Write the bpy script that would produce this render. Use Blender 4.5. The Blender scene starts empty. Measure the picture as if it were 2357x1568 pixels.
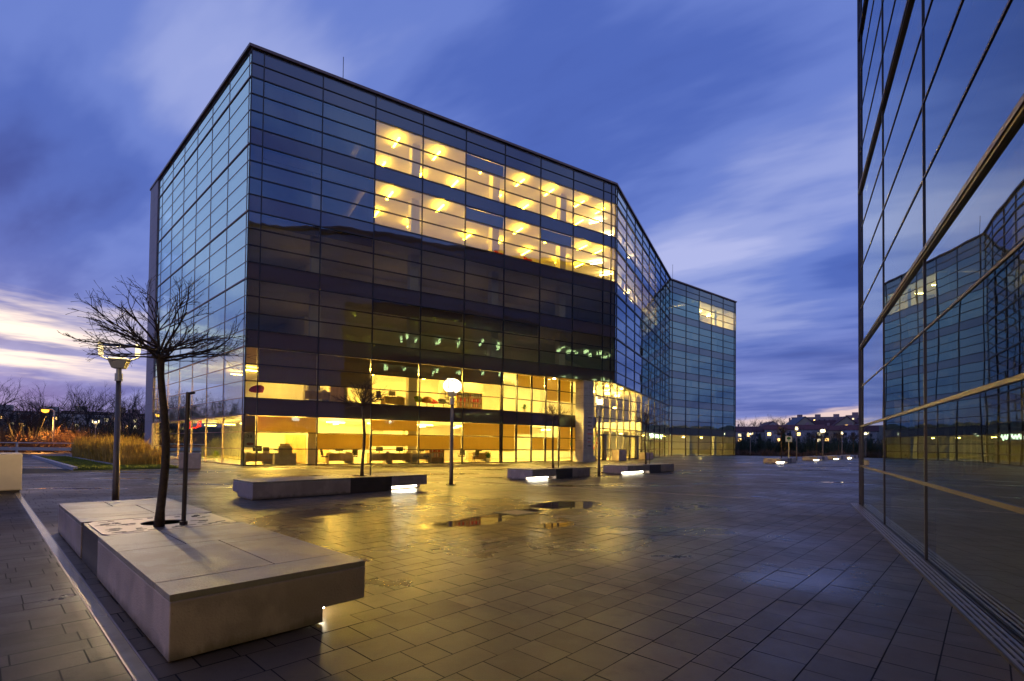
import bpy, math, random
import numpy as np
from mathutils import Vector, Matrix
R = math.radians
SC = bpy.context.scene
COL = SC.collection

# ------------------------------------------------------------------ camera
cd = bpy.data.cameras.new('camera'); cam = bpy.data.objects.new('camera', cd); COL.objects.link(cam)
SC.camera = cam
cd.sensor_fit = 'HORIZONTAL'; cd.sensor_width = 36.0; cd.lens = 36.0*1160/2357
cd.shift_y = 0.0910
cd.clip_start = 0.05; cd.clip_end = 4000
PITCH, ROLL = R(1.17), R(0.62)
cam.matrix_world = (Matrix.Translation((0, 0, 1.5)) @ Matrix.Rotation(R(90)+PITCH, 4, 'X') @ Matrix.Rotation(ROLL, 4, 'Z'))

# ------------------------------------------------------------------ render + exposure
SC.view_settings.view_transform = 'Standard'; SC.view_settings.look = 'None'
SC.view_settings.exposure = 0.0; SC.view_settings.gamma = 1.0
SC.render.engine = 'CYCLES'
cy = SC.cycles
cy.use_denoising = True
cy.max_bounces = 10; cy.diffuse_bounces = 3; cy.glossy_bounces = 5; cy.transmission_bounces = 4; cy.transparent_max_bounces = 24
cy.caustics_reflective = False; cy.caustics_refractive = False
cy.sample_clamp_indirect = 4.0; cy.sample_clamp_direct = 40.0
cy.blur_glossy = 0.5

# ------------------------------------------------------------------ node helper
class NT:
    def __init__(self, tree): self.t = tree; self.n = tree.nodes; self.l = tree.links; self.n.clear()
    def node(self, typ, **kw):
        nd = self.n.new(typ)
        for k, v in kw.items():
            if k == 'i':
                for a, b in v.items(): self.put(nd.inputs[a], b)
            else: setattr(nd, k, v)
        return nd
    def put(self, sock, v):
        if isinstance(v, bpy.types.NodeSocket): self.l.new(v, sock)
        else:
            if sock.type == 'RGBA' and len(v) == 3: v = (*v, 1)
            sock.default_value = v
    def m(self, op, a, b=None, c=None, clamp=False):
        nd = self.n.new('ShaderNodeMath'); nd.operation = op; nd.use_clamp = clamp
        for s, v in zip(nd.inputs, (a, b, c)):
            if v is not None: self.put(s, v)
        return nd.outputs[0]
    def vm(self, op, a, b=None, out=0):
        nd = self.n.new('ShaderNodeVectorMath'); nd.operation = op
        self.put(nd.inputs[0], a)
        if b is not None: self.put(nd.inputs[3] if op == 'SCALE' else nd.inputs[1], b)
        return nd.outputs[out]
    def noise(self, vec, scale=1, detail=3, rough=.5, w=None, out='Fac'):
        nd = self.n.new('ShaderNodeTexNoise')
        if w is not None: nd.noise_dimensions = '4D'; self.put(nd.inputs['W'], w)
        self.put(nd.inputs['Vector'], vec)
        nd.inputs['Scale'].default_value = scale; nd.inputs['Detail'].default_value = detail; nd.inputs['Roughness'].default_value = rough
        return nd.outputs[out]
    def ramp(self, fac, stops, interp='EASE'):
        nd = self.n.new('ShaderNodeValToRGB'); cr = nd.color_ramp; cr.interpolation = interp
        while len(cr.elements) < len(stops): cr.elements.new(.5)
        for e, (p, c) in zip(cr.elements, stops):
            e.position = p; e.color = (c, c, c, 1) if not hasattr(c, '__len__') else (*c[:3], 1)
        self.put(nd.inputs[0], fac); return nd.outputs[0]
    def mix(self, fac, a, b, mode='MIX'):
        nd = self.n.new('ShaderNodeMix'); nd.data_type = 'RGBA'; nd.blend_type = mode
        self.put(nd.inputs[0], fac); self.put(nd.inputs[6], a); self.put(nd.inputs[7], b); return nd.outputs[2]
    def comb(self, x, y, z):
        nd = self.n.new('ShaderNodeCombineXYZ')
        for s, v in zip(nd.inputs, (x, y, z)): self.put(s, v)
        return nd.outputs[0]
    def sep(self, v):
        nd = self.n.new('ShaderNodeSeparateXYZ'); self.put(nd.inputs[0], v); return nd.outputs

# ------------------------------------------------------------------ world: dusk sky with wind-drawn clouds
def azel(az, el):
    a, e = R(az), R(el); return (math.sin(a)*math.cos(e), math.cos(a)*math.cos(e), math.sin(e))
def build_world():
    w = bpy.data.worlds.new('World'); SC.world = w; w.use_nodes = True
    t = NT(w.node_tree)
    d = t.node('ShaderNodeTexCoord').outputs['Generated']
    s = t.sep(d); z = t.m('MAXIMUM', s[2], 0.0)
    k = t.m('DIVIDE', 1.0, t.m('ADD', z, 0.16))
    px = t.m('MULTIPLY', s[0], k); py = t.m('MULTIPLY', s[1], k)
    wx, wy = math.sin(R(-57)), math.cos(R(-57))
    al = t.m('ADD', t.m('MULTIPLY', px, wx), t.m('MULTIPLY', py, wy))
    ac = t.m('ADD', t.m('MULTIPLY', px, -wy), t.m('MULTIPLY', py, wx))
    pv = t.comb(t.m('MULTIPLY', al, .42), t.m('MULTIPLY', ac, 1.15), 0.0)
    n1 = t.noise(t.vm('ADD', pv, (3.1, 1.7, 0)), 1.25, 4, .52)
    n2 = t.noise(t.vm('ADD', pv, (9.3, 4.2, 2.0)), 2.6, 5, .55)
    def blob(az, el, width):          # soft patch of thin bright or thick dark cloud
        c = azel(az, el)
        dt = t.vm('DOT_PRODUCT', d, c, out=1)
        return t.m('POWER', 2.718, t.m('MULTIPLY', t.m('SUBTRACT', dt, 1.0), 1.0/(1-math.cos(R(width)))))
    cl = t.m('ADD', t.m('MULTIPLY', n1, 1.05), t.m('MULTIPLY', t.m('SUBTRACT', n2, .29), .62))
    for az, el, wd, amt in ((-27, 33, 9, .30), (-34, 27, 6, .22), (23, 18, 8, .20), (14, 21, 8, .10), (36, 27, 7, .08), (-47, 27, 10, -.08),
                            (12, 33, 13, -.16), (-49, 17, 7, -.14), (37, 12, 6, -.16), (-2, 36, 8, -.06), (-65, 34, 12, .75), (-62, 18, 8, .35), (48, 42, 18, .22), (80, 18, 18, .30), (122, 32, 28, .26), (-95, 20, 25, -.05)):
        cl = t.m('ADD', cl, t.m('MULTIPLY', blob(az, el, wd), amt))
    col = t.ramp(cl, [(.34, (.036, .068, .31)), (.54, (.072, .130, .47)), (.70, (.135, .205, .585)), (.88, (.29, .35, .70)), (1.0, (.42, .46, .78))], 'EASE')
    # towards the horizon the cloud deck thins out to grey violet
    hz = t.ramp(s[2], [(0.0, 1.0), (.10, .75), (.30, 0.0)])
    hcol = t.mix(t.ramp(n2, [(.35, 0.), (.65, 1.)]), (.085, .12, .40), (.22, .25, .58))
    col = t.mix(t.m('MULTIPLY', hz, .8), col, hcol)
    # last light under the clouds: a broad bright bank in the west, a low band over the hill
    band = t.comb(t.m('MULTIPLY', s[0], 2.2), t.m('MULTIPLY', s[1], 2.2), t.m('MULTIPLY', s[2], 15.0))
    nb = t.noise(band, 1.6, 5, .6)
    zt = t.m('ADD', s[2], t.m('MULTIPLY', t.m('SUBTRACT', nb, .5), .13))
    el1 = t.ramp(zt, [(.085, 0.), (.125, 1.), (.150, 1.), (.205, 0.)])
    west = blob(-52, 8, 14)
    streak = t.noise(t.comb(t.m('MULTIPLY', s[0], 3.0), t.m('MULTIPLY', s[1], 3.0), t.m('MULTIPLY', s[2], 34.0)), 1.1, 5, .6)
    f1 = t.m('MULTIPLY', t.m('MULTIPLY', el1, west), 1.5, clamp=True)
    f1 = t.m('MULTIPLY', f1, t.ramp(streak, [(.38, .12), (.56, 1.)]))
    col = t.mix(f1, col, (1.25, 1.02, .84))
    zt2 = t.m('ADD', s[2], t.m('MULTIPLY', t.m('SUBTRACT', nb, .5), .09))
    zt2 = t.m('SUBTRACT', zt2, t.m('MULTIPLY', t.m('SUBTRACT', s[0], .5), .12))
    el2 = t.ramp(zt2, [(0.0, 1.), (.050, 1.), (.066, 0.)])
    f2 = t.m('MULTIPLY', t.m('MULTIPLY', el2, blob(34, 2, 14)), 1.3, clamp=True)
    col = t.mix(f2, col, (.80, .60, .58))
    # ground side of the sphere
    col = t.mix(t.ramp(s[2], [(0.0, 0.), (.002, 1.)], 'LINEAR'), (.03, .03, .05), col)
    sky = t.node('ShaderNodeTexSky'); sky.sky_type = 'NISHITA'; sky.sun_disc = False
    sky.sun_elevation = R(1.0); sky.sun_rotation = R(-57)
    b1 = t.node('ShaderNodeBackground', i={'Color': sky.outputs[0], 'Strength': 0.02})
    b2 = t.node('ShaderNodeBackground', i={'Color': col, 'Strength': 1.04})
    ad = t.node('ShaderNodeAddShader'); t.l.new(b1.outputs[0], ad.inputs[0]); t.l.new(b2.outputs[0], ad.inputs[1])
    o = t.node('ShaderNodeOutputWorld'); t.l.new(ad.outputs[0], o.inputs[0])
    w.cycles.sampling_method = 'MANUAL'; w.cycles.sample_map_resolution = 512
build_world()
# ------------------------------------------------------------------ mesh helper
WL = {}
def wloc(o):
    return WL.get(o.name, Vector((0, 0, 0))) if o else Vector((0, 0, 0))
def tag(o, label=None, cat=None, group=None, kind=None):
    if label: o['label'] = label
    if cat: o['category'] = cat
    if group: o['group'] = group
    if kind: o['kind'] = kind
    return o
def thing(name, label, cat, loc=(0, 0, 0), group=None):
    o = bpy.data.objects.new(name, None); COL.objects.link(o); o.location = loc; o.empty_display_size = .2
    WL[o.name] = Vector(loc); return tag(o, label, cat, group)
def V2(p): return Vector((p[0], p[1], 0))
class MB:
    def __init__(self): self.v = []; self.f = []; self.m = []
    def quad(self, a, b, c, d, m=0):
        i = len(self.v); self.v += [tuple(a), tuple(b), tuple(c), tuple(d)]; self.f.append((i, i+1, i+2, i+3)); self.m.append(m)
    def hexa(self, p, m=0):     # p: 8 points, bottom ring then top ring
        i = len(self.v); self.v += [tuple(q) for q in p]
        for f in ((3, 2, 1, 0), (4, 5, 6, 7), (0, 1, 5, 4), (1, 2, 6, 5), (2, 3, 7, 6), (3, 0, 4, 7)):
            self.f.append(tuple(i+q for q in f)); self.m.append(m)
    def box(self, x0, x1, y0, y1, z0, z1, m=0):
        self.hexa([(x0, y0, z0), (x1, y0, z0), (x1, y1, z0), (x0, y1, z0), (x0, y0, z1), (x1, y0, z1), (x1, y1, z1), (x0, y1, z1)], m)
    def fbox(self, F, u0, u1, n0, n1, z0, z1, m=0):   # box in a facade frame (u along, n inward)
        P = F.p
        self.hexa([P(u0, n0, z0), P(u1, n0, z0), P(u1, n1, z0), P(u0, n1, z0), P(u0, n0, z1), P(u1, n0, z1), P(u1, n1, z1), P(u0, n1, z1)], m)
    def prism(self, poly, z0, z1, m=0):
        n = len(poly); i = len(self.v)
        self.v += [(p[0], p[1], z0) for p in poly] + [(p[0], p[1], z1) for p in poly]
        self.f.append(tuple(i+n-1-k for k in range(n))); self.m.append(m)
        self.f.append(tuple(i+n+k for k in range(n))); self.m.append(m)
        for k in range(n):
            j = (k+1) % n; self.f.append((i+k, i+j, i+n+j, i+n+k)); self.m.append(m)
    def tube(self, pts, rad, sides=6, m=0, cap=True):
        pts = [Vector(p) for p in pts]; n = len(pts); i0 = len(self.v)
        ref = Vector((0, 0, 1))
        for k, p in enumerate(pts):
            t = (pts[min(k+1, n-1)]-pts[max(k-1, 0)])
            t = t.normalized() if t.length > 1e-9 else Vector((0, 0, 1))
            a = t.cross(ref if abs(t.z) < .95 else Vector((1, 0, 0))).normalized(); b = t.cross(a)
            r = rad[k] if hasattr(rad, '__len__') else rad
            for s in range(sides):
                an = 2*math.pi*s/sides
                self.v.append(tuple(p+a*(r*math.cos(an))+b*(r*math.sin(an))))
        for k in range(n-1):
            for s in range(sides):
                j = (s+1) % sides
                self.f.append((i0+k*sides+s, i0+k*sides+j, i0+(k+1)*sides+j, i0+(k+1)*sides+s)); self.m.append(m)
        if cap:
            self.f.append(tuple(i0+s for s in range(sides-1, -1, -1))); self.m.append(m)
            self.f.append(tuple(i0+(n-1)*sides+s for s in range(sides))); self.m.append(m)
    def lathe(self, prof, sides=20, c=(0, 0), m=0):
        self.tube([(c[0], c[1], z) for r, z in prof], [r for r, z in prof], sides, m)
    def build(self, name, mat, parent=None, smooth=False, bevel=0):
        off = wloc(parent)
        me = bpy.data.meshes.new(name)
        me.from_pydata([(x-off.x, y-off.y, z-off.z) for x, y, z in self.v], [], self.f)
        mats = mat if isinstance(mat, (list, tuple)) else [mat]
        for q in mats: me.materials.append(q)
        if len(mats) > 1: me.polygons.foreach_set('material_index', self.m)
        if smooth: me.polygons.foreach_set('use_smooth', [True]*len(me.polygons))
        me.update()
        o = bpy.data.objects.new(name, me); COL.objects.link(o)
        if parent: o.parent = parent
        WL[o.name] = off
        if bevel:
            b = o.modifiers.new('bevel', 'BEVEL'); b.width = bevel; b.segments = 2; b.limit_method = 'ANGLE'
        return o
KIDS = {}
def copy_tree(o, parent=None):
    c = o.copy(); COL.objects.link(c)
    if parent: c.parent = parent
    for ch in [k for k in o.children]: copy_tree(ch, c)
    return c
class Frame:
    """facade frame: origin, direction along it, inward normal"""
    def __init__(s, a, b=None, az=None, inward=1):
        s.a = V2(a)
        if b is not None: dv = V2(b)-s.a; s.len = dv.length; s.d = dv.normalized()
        else: s.d = Vector((math.sin(R(az)), math.cos(R(az)), 0)); s.len = 0
        s.n = Vector((-s.d.y, s.d.x, 0))*inward
    def p(s, u, n, z): return s.a+s.d*u+s.n*n+Vector((0, 0, z))
def isect(F1, n1, F2, n2):
    p, q = F1.p(0, n1, 0), F2.p(0, n2, 0)
    den = F1.d.x*F2.d.y-F1.d.y*F2.d.x
    t = ((q.x-p.x)*F2.d.y-(q.y-p.y)*F2.d.x)/den
    return p+F1.d*t

# ------------------------------------------------------------------ materials
MATS = {}
def newmat(name):
    m = bpy.data.materials.new(name); m.use_nodes = True; MATS[name] = m; return m, NT(m.node_tree)
def pbr(name, col, rough=.6, metal=0., var=.15, scale=3., bump=0., bscale=40., spec=.5, col2=None, stretch=None):
    m, t = newmat(name)
    pos = t.node('ShaderNodeNewGeometry').outputs['Position']
    if stretch: pos = t.vm('MULTIPLY', pos, stretch)
    n = t.noise(pos, scale, 5, .6)
    c2 = col2 or tuple(c*(1-var) for c in col); c1 = tuple(min(1, c*(1+var)) for c in col) if not col2 else col
    c = t.mix(t.ramp(n, [(.3, 0.), (.7, 1.)]), c2, c1)
    b = t.node('ShaderNodeBsdfPrincipled', i={'Base Color': c, 'Metallic': metal, 'Specular IOR Level': spec})
    t.put(b.inputs['Roughness'], t.m('ADD', rough-.08, t.m('MULTIPLY', n, .16)))
    if bump:
        bn = t.node('ShaderNodeBump', i={'Strength': 1.0, 'Distance': bump, 'Height': t.noise(pos, bscale, 4, .6)})
        t.l.new(bn.outputs[0], b.inputs['Normal'])
    o = t.node('ShaderNodeOutputMaterial'); t.l.new(b.outputs[0], o.inputs[0]); return m
def emit(name, col, st):
    m, t = newmat(name)
    e = t.node('ShaderNodeEmission', i={'Color': col, 'Strength': st})
    o = t.node('ShaderNodeOutputMaterial'); t.l.new(e.outputs[0], o.inputs[0]); return m
def glassmat(name, tint, r0, rcol=(1, 1, 1), wob=.0035, tilt=.006, opaque=None, wscale=.55, power=5.0):
    """coated facade glass: mirror by viewing angle, tinted see-through behind; every pane slightly bowed and tilted"""
    m, t = newmat(name)
    g = t.node('ShaderNodeNewGeometry')
    rnd = t.m('ADD', g.outputs['Random Per Island'], t.node('ShaderNodeObjectInfo').outputs['Random'])
    wn = t.node('ShaderNodeTexWhiteNoise', noise_dimensions='1D'); t.put(wn.inputs['W'], t.m('MULTIPLY', rnd, 731.7))
    tl = t.vm('SCALE', t.vm('SUBTRACT', wn.outputs['Color'], (.5, .5, .5)), tilt)
    nrm = t.vm('NORMALIZE', t.vm('ADD', g.outputs['Normal'], tl))
    h = t.noise(g.outputs['Position'], wscale, 2, .4, w=t.m('MULTIPLY', rnd, 37.0))
    bp = t.node('ShaderNodeBump', i={'Strength': 1.0, 'Distance': wob*3, 'Height': h, 'Normal': nrm})
    cs = t.m('ABSOLUTE', t.vm('DOT_PRODUCT', g.outputs['Normal'], g.outputs['Incoming'], out=1))
    fr = t.m('ADD', r0, t.m('MULTIPLY', 1-r0, t.m('POWER', t.m('SUBTRACT', 1.0, cs, clamp=True), power)), clamp=True)
    gl = t.node('ShaderNodeBsdfGlossy', i={'Color': rcol, 'Roughness': 0.0}); t.l.new(bp.outputs[0], gl.inputs['Normal'])
    if opaque:
        v = t.mix(wn.outputs['Value'], tuple(c*.85 for c in opaque), tuple(c*1.15 for c in opaque))
        tr = t.node('ShaderNodeBsdfDiffuse', i={'Color': v})
    else:
        v = t.mix(wn.outputs['Value'], tuple(c*.93 for c in tint), tint)
        tr = t.node('ShaderNodeBsdfTransparent', i={'Color': v})
    mx = t.node('ShaderNodeMixShader'); t.put(mx.inputs[0], fr); t.l.new(tr.outputs[0], mx.inputs[1]); t.l.new(gl.outputs[0], mx.inputs[2])
    o = t.node('ShaderNodeOutputMaterial'); t.l.new(mx.outputs[0], o.inputs[0]); return m

G_FRONT = glassmat('front_glass', (.82, .74, .50), .20, (.42, .68, 1.0), tilt=.010)
G_SPAN = glassmat('spandrel_glass', None, .14, (.45, .66, 1.0), opaque=(.105, .066, .042))
G_LEFT = glassmat('side_glass', (.86, .84, .62), .42, (.62, .94, 1.0), power=3.0)
G_FOLD = glassmat('fold_glass', (.80, .78, .60), .28, (.78, .95, 1.0), power=3.2)
G_WING = glassmat('wing_glass', (.60, .66, .56), .27, (.52, .92, 1.0))
G_WSPAN = glassmat('wing_spandrel_glass', None, .22, (.55, .74, .84), opaque=(.09, .09, .09))
G_SHOP = glassmat('clear_shop_glass', (.86, .84, .70), .07, (1, 1, 1), wob=.002, tilt=.003)
G_NEAR = glassmat('near_tower_glass', (.50, .48, .30), .18, (.86, .97, 1.0), wob=.0012, tilt=.003, wscale=.6, power=3.0)
FRAME = pbr('dark_bronze_frame', (.045, .038, .034), .42, .6, .15, 5)
FRAME_L = pbr('bronze_side_frame', (.26, .175, .16), .45, .4, .15, 5)
FRAME_N = pbr('brown_metal_profile', (.075, .058, .05), .38, .6, .1, 6)
CORNICE = pbr('roof_edge_metal', (.15, .095, .085), .45, .4, .12, 4)
PIER = pbr('pale_wall_cladding', (.46, .37, .36), .6, 0, .08, 1.2)
STONE = pbr('beige_stone_cladding', (.42, .38, .32), .55, 0, .14, 2.2, .002, 60)
WHITE = pbr('white_room_paint', (.78, .74, .66), .7, 0, .04, 1)
CEIL = pbr('ceiling_board', (.70, .66, .58), .75, 0, .05, 1)
CARPET = pbr('office_carpet', (.42, .36, .26), .85, 0, .12, 8)
SOFFIT = pbr('soffit_metal_panels', (.62, .56, .40), .28, .75, .06, 3)
DARKWALL = pbr('dark_core_wall', (.40, .36, .32), .7, 0, .1, 1)
WOOD = pbr('oak_veneer', (.62, .44, .20), .45, 0, .2, 3, stretch=(1, 1, .2))
CHAIRC = pbr('charcoal_upholstery', (.045, .042, .04), .75, 0, .2, 12)
CHROME = pbr('polished_metal', (.55, .55, .55), .25, 1.0, .05, 6)
REDF = pbr('red_fabric', (.52, .02, .02), .7, 0, .15, 12)
GREENF = pbr('green_fabric', (.22, .34, .03), .7, 0, .15, 12)
ORANGEF = pbr('ochre_fabric', (.50, .22, .03), .7, 0, .15, 12)
GREYBOX = pbr('grey_plastic', (.30, .29, .26), .5, 0, .08, 8)
PAPER = pbr('paper_sheets', (.72, .68, .58), .8, 0, .05, 8)
TUBE = emit('lit_office_tube', (1.0, .66, .04), 112)
TUBE2 = emit('lit_ground_floor_tube', (1.0, .69, .15), 2300)
TUBEF = emit('lit_fold_tube', (1.0, .74, .28), 600)
FILL = emit('added_room_fill', (1.0, .72, .38), 6)  # glow of the strips added to lift the dark storeys
LOBBY = emit('lit_lobby_lamp', (1.0, .68, .15), 480)
TUBEW = emit('lit_wing_tube', (1.0, .66, .15), 1100)
SPOT = emit('lit_spot', (1.0, .78, .40), 90)
FILL2 = emit('added_tower_fill', (1.0, .86, .36), 70)  # glow of the unseen strips added in the tower's ground floor
FARLIT = emit('far_lit_tube', (1.0, .97, .42), 15)
STRIP = emit('white_light_strip', (1.0, .90, .66), 36)
LENS = emit('lamp_lens_glow', (1.0, .76, .36), 2.6)
SODIUM = emit('sodium_glow', (1.0, .34, .03), 4.5)
REDNEON = emit('red_neon_glow', (1.0, .03, .01), 9)
GREENNEON = emit('green_white_neon_glow', (.70, 1.0, .72), 12)
WINLIT = emit('far_window_glow', (1.0, .58, .18), 5.0)
WINLIT2 = emit('far_window_pale_glow', (.95, .80, .45), 1.6)
def blindmat(name, col, tr):
    m, t = newmat(name)
    g = t.node('ShaderNodeNewGeometry')
    n = t.noise(t.vm('MULTIPLY', g.outputs['Position'], (1, 1, .15)), 5, 3, .5)
    c = t.mix(n, tuple(x*.85 for x in col), col)
    a = t.node('ShaderNodeBsdfDiffuse', i={'Color': c}); b = t.node('ShaderNodeBsdfTranslucent', i={'Color': c})
    mx = t.node('ShaderNodeMixShader', i={0: tr}); t.l.new(a.outputs[0], mx.inputs[1]); t.l.new(b.outputs[0], mx.inputs[2])
    o = t.node('ShaderNodeOutputMaterial'); t.l.new(mx.outputs[0], o.inputs[0]); return m
BLIND = blindmat('amber_roller_blind', (.95, .78, .34), .68)
BLINDG = blindmat('grey_roller_blind', (.34, .27, .19), .22)

def concrete(name, col, wet=.3):
    m, t = newmat(name)
    pos = t.node('ShaderNodeNewGeometry').outputs['Position']
    n1 = t.noise(pos, 1.3, 5, .6); n2 = t.noise(t.vm('MULTIPLY', pos, (9, 9, 1.6)), 1.0, 4, .6); n3 = t.noise(pos, 60, 3, .6)
    st = t.ramp(t.noise(t.vm('ADD', pos, (4, 8, 1)), 1.9, 4, .55), [(.44, 0.), (.54, 1.)])
    c = t.mix(t.ramp(n1, [(.3, 0.), (.7, 1.)]), tuple(x*.78 for x in col), tuple(x*1.12 for x in col))
    c = t.mix(t.m('MULTIPLY', t.ramp(n2, [(.45, 0.), (.8, 1.)]), .3), c, tuple(x*1.35 for x in col))
    c = t.mix(t.m('MULTIPLY', st, wet), c, tuple(x*.55 for x in col))
    c = t.mix(t.m('MULTIPLY', n3, .16), c, tuple(x*.4 for x in col))
    g_ = t.node('ShaderNodeNewGeometry')
    c = t.mix(t.m('MULTIPLY', g_.outputs['Random Per Island'], .38), c, tuple(x*.62 for x in col))
    pore = t.node('ShaderNodeTexVoronoi'); t.put(pore.inputs['Vector'], pos); pore.inputs['Scale'].default_value = 26
    c = t.mix(t.m('MULTIPLY', t.ramp(pore.outputs['Distance'], [(.05, 1.), (.14, 0.)]), t.ramp(n1, [(.45, 0.), (.6, .7)])), c, tuple(x*.30 for x in col))
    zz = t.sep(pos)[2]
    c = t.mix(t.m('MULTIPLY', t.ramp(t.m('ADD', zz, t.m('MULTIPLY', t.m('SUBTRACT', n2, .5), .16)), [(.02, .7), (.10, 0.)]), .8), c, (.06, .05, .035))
    b = t.node('ShaderNodeBsdfPrincipled', i={'Base Color': c, 'Specular IOR Level': .45})
    t.put(b.inputs['Roughness'], t.m('SUBTRACT', .52, t.m('MULTIPLY', st, .22)))
    bn = t.node('ShaderNodeBump', i={'Strength': 1.0, 'Distance': .006, 'Height': t.m('ADD', n3, t.m('MULTIPLY', n1, .6))}); t.l.new(bn.outputs[0], b.inputs['Normal'])
    o = t.node('ShaderNodeOutputMaterial'); t.l.new(b.outputs[0], o.inputs[0]); return m
CONC = concrete('weathered_concrete', (.50, .385, .36), .5)
CONCTOP = concrete('wet_concrete_top', (.36, .31, .26), .5)
METALSEC = pbr('dark_planter_steel', (.085, .068, .066), .42, .5, .1, 3)
GRATE = pbr('brushed_grate_steel', (.34, .28, .25), .35, .8, .12, 8)
PALECONC = pbr('cream_painted_concrete', (.66, .54, .38), .6, 0, .05, 2)
BLACK = pbr('black_gap', (.008, .008, .008), .9, 0, .1, 3)
POLE = pbr('taupe_lamp_post_paint', (.15, .11, .085), .38, .5, .1, 4)
LAMPW = pbr('pale_lamp_housing', (.62, .56, .44), .4, .2, .05, 6)
BARK = pbr('dark_bark', (.055, .034, .022), .8, 0, .35, 18, .003, 40)
BARK2 = pbr('grey_brown_bark', (.09, .06, .04), .8, 0, .3, 18)
STAKE = pbr('dark_stake_steel', (.06, .045, .045), .45, .5, .1, 6)
RAILM = pbr('galvanised_rail_steel', (.42, .42, .40), .4, .7, .08, 3)
KERB = pbr('pale_kerb_concrete', (.44, .39, .38), .6, 0, .1, 3)

# ------------------------------------------------------------------ plan of the place
A, B, C, D, L = (-16.1, 30.19), (9.35, 46.02), (22.6, 72.2), (37.0, 83.4), (-34.8, 47.9)
FF, FL, FO, FW = Frame(A, B), Frame(A, L, inward=-1), Frame(B, C), Frame(C, D)
ROW = 1.03; FH = 4*ROW; TOPZ = 25.45
E1 = Vector((math.sin(R(43.4)), math.cos(R(43.4)), 0)); E2 = Vector((-E1.y, E1.x, 0))
P1 = FF.p(17.9, 0, 0); P2 = Vector((7.9, 47.6, 0)); P3 = FO.p(11.1, 0, 0)
R0 = (9.14, 13.19); RIGHT_AZ = 29.2
FR = Frame(R0, az=180+RIGHT_AZ, inward=1)       # near tower wall, running from its corner back past the viewer
FE = Frame(R0, az=47.0, inward=-1)              # its end face

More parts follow.
